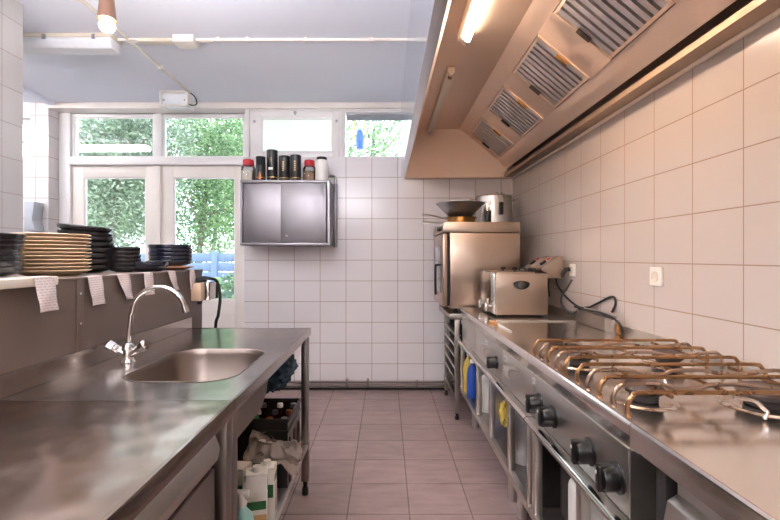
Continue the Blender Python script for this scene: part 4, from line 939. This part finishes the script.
# gas stove
Bt = thing('gas_stove', 'stainless steel four-burner gas stove with black knobs', 'stove', (.9, 1.4, 0))
b0, b1 = 1.028, 1.762
tp_ = MB(); topsheet(tp_, b0, b1); edge_profile(b0, b1, tp_); tp_.box(SX0+.03, SX1, b0+.002, b0+.02, ZW-.08, ZW-.003); tp_.box(SX0+.03, SX1, b1-.02, b1-.002, ZW-.08, ZW-.003); obj('hob_top', tp_, M['steel_stove'], Bt, True, ang=20)
obj('front_panel', MB().box(.600, .608, b0+.05, b1-.003, .646, .818, .002), M['steel'], Bt, True)
obj('side_panel', MB().box(.600, 1.16, b0+.04, b0+.046, .286, .815), M['steel'], Bt, True)
chrome_rail(Bt, b0+.02, b1-.001)
sticker(Bt, .597*F/(533-CX), CAM_Z-(381-CY)*(.597/(533-CX)), .032, .024)
for x_, y_ in ((532, 402), (545, 412.5), (580, 448), (606, 472)):
    Y_ = .570*F/(x_-CX); knob(Bt, Y_, .722, .034)
unit_base(Bt, b0, b1, ((1.70, 1.735), (1.30, 1.335), (b0+.048, b0+.075)), (1.70, 1.10))
def burner(x, y, R):
    r_ = obj('burner_ring', MB().lathe([(0, .002), (R*.55, .002), (R*.85, .003), (R, .005), (R*1.05, .0055), (R*1.10, .004), (R*1.18, .0008), (0, .0005)], (x, y, ZW), 40), M['steel_stove'], Bt, True)
    obj('burner_head', MB().lathe([(R*.50, .004), (R*.52, .02), (R*.66, .026), (R*.66, .034), (0, .034)], (x, y, ZW), 32), M['darkgap'], r_, True)
    obj('burner_cap', MB().lathe([(R*.70, .0345), (R*.72, .038), (R*.64, .050), (R*.56, .053), (0, .054)], (x, y, ZW), 32), plain('brown_enamel', '4a3b34', .4), r_, True)
burner(.705, 1.585, .066); burner(.705, 1.19, .070); burner(1.03, 1.59, .075); burner(1.00, 1.15, .088)
def grate(label, ys, kinks):
    t = thing('pot_grate', label, 'grate', (.88, sum(ys)/len(ys), ZW))
    zt_ = .962
    for i, y in enumerate(ys):
        z = zt_; k = kinks[i]; x0, x1 = .592, 1.172
        pts = [(x0+.004, y, ZW+.003), (x0-.002, y, ZW+.02), (x0, y, z-.026), (x0+.012, y, z-.008), (x0+.035, y, z)]
        if k: pts += [(x0+.12, y, z), (x0+.16, y, z-.010*k), (x0+.22, y, z-.011*k), (x0+.25, y, z-.001), (x0+.33, y, z), (x0+.39, y, z-.010*k), (x0+.45, y, z-.010*k)]
        else: pts += [(x0+.2, y, z), (x0+.4, y, z)]
        pts += [(x1-.035, y, z), (x1-.012, y, z-.008), (x1, y, z-.026), (x1+.002, y, ZW+.02), (x1-.004, y, ZW+.003)]
        obj('grate_bar', MB().tube(smoothpath(pts, 4), .0060, 8), M['hot_steel'] if i % 2 == 0 else M['steel_hot2'], t, True)
    for x in (.865, .70, 1.06):
        y0, y1 = ys[-1]-.0, ys[0]+.0
        obj('cross_bar', MB().tube([(x, y0, zt_-.0105), (x, y1, zt_-.0105)], .005, 8), M['hot_steel'], t, True)
    x = .90; y = ys[-1]-.012
    obj('middle_foot', MB().tube(smoothpath([(x-.05, y+.012, zt_-.010), (x-.01, y, zt_-.016), (x+.012, y-.004, zt_-.035), (x+.016, y-.006, ZW+.02), (x+.010, y-.006, ZW+.004)], 5), .005, 8), M['chrome'], t, True)
M['steel_hot2'] = steel('browned_steel', '9a8474', .3, (8, 8, 8), .1, bump=0, smudge=18)
grate('browned steel bar grate over the far pair of burners', [1.735, 1.662, 1.588, 1.515, 1.441], [0, 1, 0, 1, 0])
grate('browned steel bar grate over the near pair of burners', [1.345, 1.274, 1.203, 1.132, 1.064], [0, 1, 0, 1, 0])
# near counter
Ct = thing('steel_counter', 'plain stainless steel counter in the right foreground, beyond the stove front edge', 'counter', (.9, .3, 0))
c0, c1 = -.75, 1.025
tp_ = MB(); tp_.grid(lambda u, v: (SX0+.012+(SX1-SX0-.012)*u, c0+(c1-c0)*v, ZW), 10, 20)
tp_.prism([(SX0+.012, ZW), (SX0+.006, ZW+.002), (SX0+.001, ZW-.002), (SX0, ZW-.008), (SX0, ZW-.052), (SX0+.03, ZW-.056), (SX0+.03, ZW-.05), (SX0+.012, ZW-.04)], 'y', c0, c1)
tp_.box(SX0+.03, SX1, c1-.012, c1, ZW-.05, ZW-.003)
obj('worktop', tp_, M['steel_stove'], Ct, True, ang=20)
for x in (.62, 1.14):
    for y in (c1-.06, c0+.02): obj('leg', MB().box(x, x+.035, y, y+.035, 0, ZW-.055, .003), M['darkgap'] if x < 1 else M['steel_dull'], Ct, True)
fz = thing('steel_cupboard', 'steel cupboard with slanting door top below the plain counter, right foreground', 'cupboard', (.9, .3, 0))
obj('cupboard_body', MB().box(.625, 1.13, -.6, .935, .08, .835, .004), M['steel'], fz, True)
obj('cupboard_door', MB().prism([(.624, .12), (.590, .12), (.586, .70), (.600, .775), (.624, .79)], 'y', -.59, .93, .003), M['steel'], fz, True)
for x in (.66, 1.08):
    for y in (-.5, .88): obj('foot', MB().lathe([(0, 0), (.02, 0), (.02, .03), (.014, .035), (.014, .08), (0, .08)], (x, y, 0), 14), M['rubber'], fz, True)
# upstand along the wall
up = obj('wall_upstand', MB().prism([(1.2055, ZW-.04), (1.2325, ZW-.04), (1.2325, ZW+.038), (1.222, ZW+.038), (1.219, ZW+.032), (1.2055, ZW+.004)], 'y', -.7, 3.43), M['steel']); tag(up, 'low steel upstand running along the right tiled wall behind the counters', 'upstand')
# steel trunking with cables
tr = thing('cable_trunking', 'dark steel box with rust stain on the counter against the right wall', 'trunking', (1.18, 2.45, ZW))
ty0, ty1 = 2.24, 2.66
obj('trunking_box', MB().box(1.155, 1.204, ty0+.07, ty1, ZW+.002, ZW+.075, .002), M['steel_dull'], tr, True)
obj('trunking_end', MB().box(1.160, 1.204, ty0, ty0+.069, ZW+.002, ZW+.070, .002), M['steel'], tr, True)
obj('rust_stain', MB().lathe([(0, 0), (.010, 0), (.014, .014), (.010, .04), (.004, .055), (0, .056)], (1.192, ty0-.015, ZW+.003), 14), plain('rust', '8a5a22', .9, var=.4), tr, True)
cab = MB()
cab.tube(smoothpath([(1.17, 2.70, ZW+.085), (1.17, 2.6, ZW+.083), (1.175, 2.4, ZW+.088), (1.18, 2.27, ZW+.077), (1.19, 2.215, ZW+.05), (1.195, 2.2, ZW+.01)], 6), .006, 8)
obj('black_cable', cab, M['rubber'], tr, True)
obj('grey_hose', MB().tube(smoothpath([(1.185, 2.68, ZW+.088), (1.19, 2.5, ZW+.086), (1.192, 2.34, ZW+.084), (1.195, 2.26, ZW+.078)], 6), .007, 8), M['galv'], tr, True)
# sockets on the right wall
def socket(label, y, z, s=.082):
    t = thing('wall_socket', label, 'socket', (XR, y, z))
    obj('socket_plate', MB().box(XR-.012, XR-.0005, y-s/2, y+s/2, z-s/2, z+s/2, .004), M['white'], t, True)
    obj('socket_inset', MB().lathe([(0, -.013), (.016, -.013), (.020, -.0165), (.023, -.0165), (.024, -.012), (0, -.012)], (XR, y, z), 24, 'x'), M['offwhite'], t, True)
    return t
s1 = socket('ivory wall socket alone on the tiles above the gas stove', 1.975, CAM_Z-(276.5-CY)*1.2336/(658-CX), .085)
s2 = socket('ivory wall socket with a black plug, above the cables near the fryer', 2.86, CAM_Z-(270-CY)*1.2336/(573.5-CX), .082)
pz = CAM_Z-(270-CY)*1.2336/(573.5-CX)
pg = thing('electric_cable', 'black cord with plug looping from the wall socket down behind the fryer', 'cord', (1.19, 2.87, pz))
obj('plug', MB().tube([(1.215, 2.87, pz+.005), (1.19, 2.89, pz+.002), (1.178, 2.90, pz-.03), (1.176, 2.90, pz-.05)], .016, 12, rs=[.014, .015, .011, .007]), M['rubber'], pg, True)
def px3(l): return [P(x, y, min(Y, 1.224*F/(x-CX))) for x, y, Y in l]
cb = MB().tube(smoothpath(px3([(572, 280, 2.82), (567, 288, 2.80), (562, 296, 2.76), (561.5, 303, 2.72), (566, 311, 2.68), (573, 314, 2.66), (580, 309, 2.62), (586, 307.5, 2.6), (590, 307, 2.58), (600, 302, 2.52), (610, 297, 2.48), (614.5, 298, 2.46), (615.5, 304, 2.45), (612, 312, 2.45)]), 6), .0062, 8)
obj('cord', cb, M['rubber'], pg, True)
# ================================================================ FRYER
fx0, fx1, fy0, fy1, fz0, fz1 = .724, 1.064, 2.862, 3.285, ZW+.012, 1.186
fr_ = thing('double_fryer', 'stainless steel twin-tank table fryer with lids, beside the oven', 'fryer', (.9, 3.07, ZW))
obj('fryer_body', MB().box(fx0, fx1, fy0, fy1, fz0, fz1, .004), M['steel_warmlit'], fr_, True)
obj('front_sheet', MB().box(fx0-.014, fx0-.001, fy0+.004, fy1-.01, fz0+.006, fz1+.004, .003), M['chrome'], fr_, True)
for k, (ya, yb) in enumerate(((fy0+.01, 3.065), (3.075, fy1-.01))):
    ld_ = obj('lid', MB().box(fx0+.01, .985, ya, yb, fz1, fz1+.010, .003), M['steel_warmlit'], fr_, True)
    yc = (ya+yb)/2; xk = PXx((515, 503)[k], yc)
    obj('lid_knob', MB().lathe([(0, 0), (.010, 0), (.008, .006), (.019, .012), (.020, .022), (.014, .027), (0, .028)], (xk, yc, fz1+.010), 20), M['black'], ld_, True)
    hd_ = MB().prism([(1.07, 1.155), (1.180, 1.150), (1.180, 1.300), (1.150, 1.302), (1.035, 1.218), (1.05, 1.195), (1.07, 1.19)], 'y', ya+.035, yb-.01, .003)
    ho = obj('control_head', hd_, M['steel_warmlit'], fr_, True)
    sv = Vector((1.150-1.035, 0, 1.302-1.218)).normalized(); nv = Vector((-sv.z, 0, sv.x)); c_ = Vector((1.035, (ya+yb)/2+.012, 1.218))
    Mx = Matrix((( sv.x, 0, nv.x, 0), (0, 1, 0, 0), (sv.z, 0, nv.z, 0), (0, 0, 0, 1))); 
    q = MB().box(.012, .128, -.058, .058, .0005, .003); q.rot(Matrix.Translation(c_) @ Mx); obj('black_fascia', q, plain('grey_fascia', '8a8078', .35), ho, True)
    q = MB().lathe([(0, .003), (.024, .003), (.022, .018), (0, .019)], (.050, -.012, 0), 20); q.rot(Matrix.Translation(c_) @ Mx); obj('thermostat_knob', q, M['black'], ho, True)
    q = MB().box(.085, .108, -.016, .022, .003, .010, .002); q.rot(Matrix.Translation(c_) @ Mx); obj('red_switch', q, M['red'], ho, True)
    hh = MB().tube(smoothpath([(.995, ya+.045, fz1+.004), (.998, ya+.045, fz1+.022), (1.0, ya+.06, fz1+.028), (1.0, yb-.04, fz1+.028), (.998, yb-.025, fz1+.022), (.995, yb-.025, fz1+.004)], 4), .006, 8); obj('lid_handle', hh, M['rubber'], fr_, True)
    # drain tap on the front sheet
    yt = (2.955, 3.15)[k]; tz = .962
    tpm = MB().tube([(fx0-.014, yt, tz), (fx0-.055, yt, tz)], .009, 10); tpm.lathe([(0, -.022), (.012, -.022), (.012, .014), (.009, .02), (0, .02)], (fx0-.045, yt, tz), 14); tpm.tube([(fx0-.045, yt, tz-.02), (fx0-.047, yt, tz-.036)], .008, 10)
    to = obj('drain_tap', tpm, M['chrome'], fr_, True)
    obj('tap_lever', MB().box(fx0-.058, fx0-.032, yt-.03, yt+.03, tz+.020, tz+.028, .003), M['chrome'], to, True)
q = P(521.5, 283.5, fy0)
def lens(u): return (q.x+.053*math.cos(u), q.z+(.040 if math.sin(u) < 0 else .018)*math.sin(u))
obj('side_grip', MB().prism([lens(2*math.pi*k/28) for k in range(28)], 'y', fy0-.008, fy0+.002, .002), M['black'], fr_, True)
obj('grip_flap', MB().lathe([(0, -.003), (.022, -.002), (.025, 0), (0, 0)], (q.x, fy0-.008, q.z-.010), 20, 'y'), plain('dark_grey_plastic', '3a3532', .4), fr_, True)
for x in (fx0+.03, fx1-.03):
    for y in (fy0+.03, fy1-.03): obj('foot', MB().lathe([(0, ZW+.0005), (.014, ZW+.0005), (.014, fz0), (0, fz0)], (x, y, 0), 12), M['rubber'], fr_, True)
cb = MB().tube(smoothpath(px3([(556, 277, 3.02), (557, 284, 2.98), (562, 292, 2.9), (569, 300, 2.8), (577, 306, 2.68), (582, 308, 2.62), (588, 308.5, 2.58)]), 6), .0062, 8); obj('fryer_cord', cb, M['rubber'], fr_, True)
cb = MB().tube(smoothpath(px3([(549, 279, 3.15), (548.6, 286, 3.14), (549.5, 297, 3.12)]), 6), .0062, 8); obj('fryer_cord', cb, M['rubber'], fr_, True)
kn = thing('knife', 'small knife with wooden handle and white blade lying on the counter before the fryer', 'knife', P(496, 326, 2.56))
a = P(490, 324.3, 2.6); a.z = ZW+.008; b = P(497, 325, 2.55); b.z = ZW+.008
obj('knife_handle', MB().tube([a, (a+b)/2, b], .007, 10, rs=[.008, .0075, .006]), plain('wood', 'b0773f', .5), kn, True)
e1 = P(497.5, 324, 2.58); e2 = P(512, 332.5, 2.28); e3 = P(499, 327.5, 2.44)
pts_ = [(v.x, v.y) for v in (e1, e2, e3)]
obj('knife_blade', MB().prism(pts_, 'z', ZW+.0025, ZW+.006), M['white'], kn, True)
# ================================================================ THINGS ON THE SHELVES UNDER THE COOKING LINE
ZU = .277
def jug(name, label, x, y, r, h, mat, capm, sx=1, group=None, hnd=False):
    t = thing(name, label, 'bottle', (x, y, ZU), 0, group)
    b_ = MB().lathe([(0, 0), (r*.94, 0), (r, .01), (r, h*.62), (r*.8, h*.78), (r*.34, h*.88), (r*.32, h*.93), (0, h*.93)], (0, 0, 0), 26); bmesh.ops.scale(b_.bm, vec=(1, sx, 1), verts=b_.bm.verts)
    obj('bottle_body', b_, M[mat], t); obj('bottle_cap', MB().lathe([(0, h), (r*.36, h), (r*.40, h*.99), (r*.40, h*.91), (0, h*.91)], (0, 0, 0), 18), M[capm], t)
    if hnd: obj('carry_handle', MB().tube(smoothpath([(0, -r*.3, h*.86), (0, -r*.85, h*.85), (0, -r*1.1, h*.7), (0, -r*.99, h*.55)], 5), .008, 8), M[mat], t)
    return t
jug('cleaner_bottle', 'yellow cleaner bottle on the shelf, farthest left under the steel counter', .622, 3.27, .040, .30, 'yellow', 'white', .7)
jug('cleaner_bottle', 'blue cleaner bottle on the shelf, right of the yellow one', .622, 3.13, .040, .28, 'blue', 'white', .7)
jug('cleaner_bottle', 'pale grey cleaner bottle behind the yellow one on the shelf', .72, 3.30, .05, .32, 'galv', 'navy', .8)
jug('cleaner_bottle', 'dark blue bottle behind the white jug on the shelf', .72, 3.02, .05, .30, 'navy', 'navy', .8)
jug('white_jug', 'translucent white jug with handle on the shelf below the counter', .672, 2.89, .060, .27, 'white', 'white', 1.0, None, True)
jug('white_jug', 'white tub-shaped jug on the shelf beside the yellow bag', .69, 2.60, .065, .28, 'offwhite', 'white')
yb_ = crumple('yellow_pouch', (.655, 2.395, .43), (.035, .045, .085), .4, 'yellow', 'crumpled yellow pouch hanging over the shelf beside the blue board', 'pouch', 2, 4)
obj('pouch_hook', MB().tube(smoothpath([(.0, 0, .06), (.0, .01, .12), (-.02, .02, .16), (.0, .03, .22)], 5), .004, 6), M['galv'], yb_)
bl_ = obj('blue_board', MB().box(-.008, .008, -.055, .055, 0, .34, .004), M['blue']); bl_.location = (.665, 2.29, ZU); bl_.rotation_euler = (0, math.radians(2), 0); tag(bl_, 'upright bright blue cutting board on the shelf', 'cutting board')
gp = thing('grey_canister', 'pale grey round canister on the shelf right of the blue board', 'canister', (.69, 2.17, ZU))
obj('canister_body', MB().lathe([(0, 0), (.055, 0), (.06, .01), (.06, .24), (.045, .27), (0, .28)], (0, 0, 0), 26), M['galv'], gp)
obj('canister_lid', MB().lathe([(0, .31), (.03, .31), (.032, .28), (0, .275)], (0, 0, 0), 20), M['black'], gp)
rb = thing('red_bottle', 'red bottle on the shelf beside the grey canister', 'bottle', (.95, 1.90, ZU))
obj('bottle_body', MB().lathe([(0, 0), (.036, 0), (.038, .01), (.038, .2), (.014, .25), (0, .25)], (0, 0, 0), 22), plain('dark_red_plastic', '7a1e18', .4), rb)
obj('bottle_cap', MB().lathe([(0, .28), (.015, .28), (.016, .25), (0, .25)], (0, 0, 0), 16), M['white'], rb)
dk = thing('dark_bin', 'dark plastic box on the shelf under the far burners', 'box', (.85, 1.6, ZU))
obj('box_body', MB().box(-.16, .16, -.05, .13, 0, .25, .01), M['darkgap'], dk); obj('box_lid', MB().box(-.17, .17, -.06, .14, .25, .27, .004), M['black'], dk)
wj = thing('white_canister', 'large white plastic jerrycan under the near burners', 'jerrycan', (.72, 1.43, ZU))
obj('can_body', MB().box(-.10, .13, -.075, .075, 0, .27, .03, 4), M['white'], wj); obj('can_cap', MB().lathe([(0, .30), (.022, .30), (.024, .27), (0, .268)], (.04, 0, 0), 18), M['red'], wj)
obj('can_handle', MB().tube(smoothpath([(-.07, 0, .26), (-.06, 0, .30), (0, 0, .30), (.005, 0, .265)], 5), .010, 10), M['white'], wj)
wx = thing('white_box', 'white box with olive label under the stove, nearest the camera', 'box', (.72, 1.19, ZU))
obj('box_body', MB().box(-.09, .12, -.085, .07, 0, .33, .004), M['carton'], wx); obj('olive_label', MB().box(-.0915, -.0902, -.06, .05, .05, .14), M['olive'], wx)
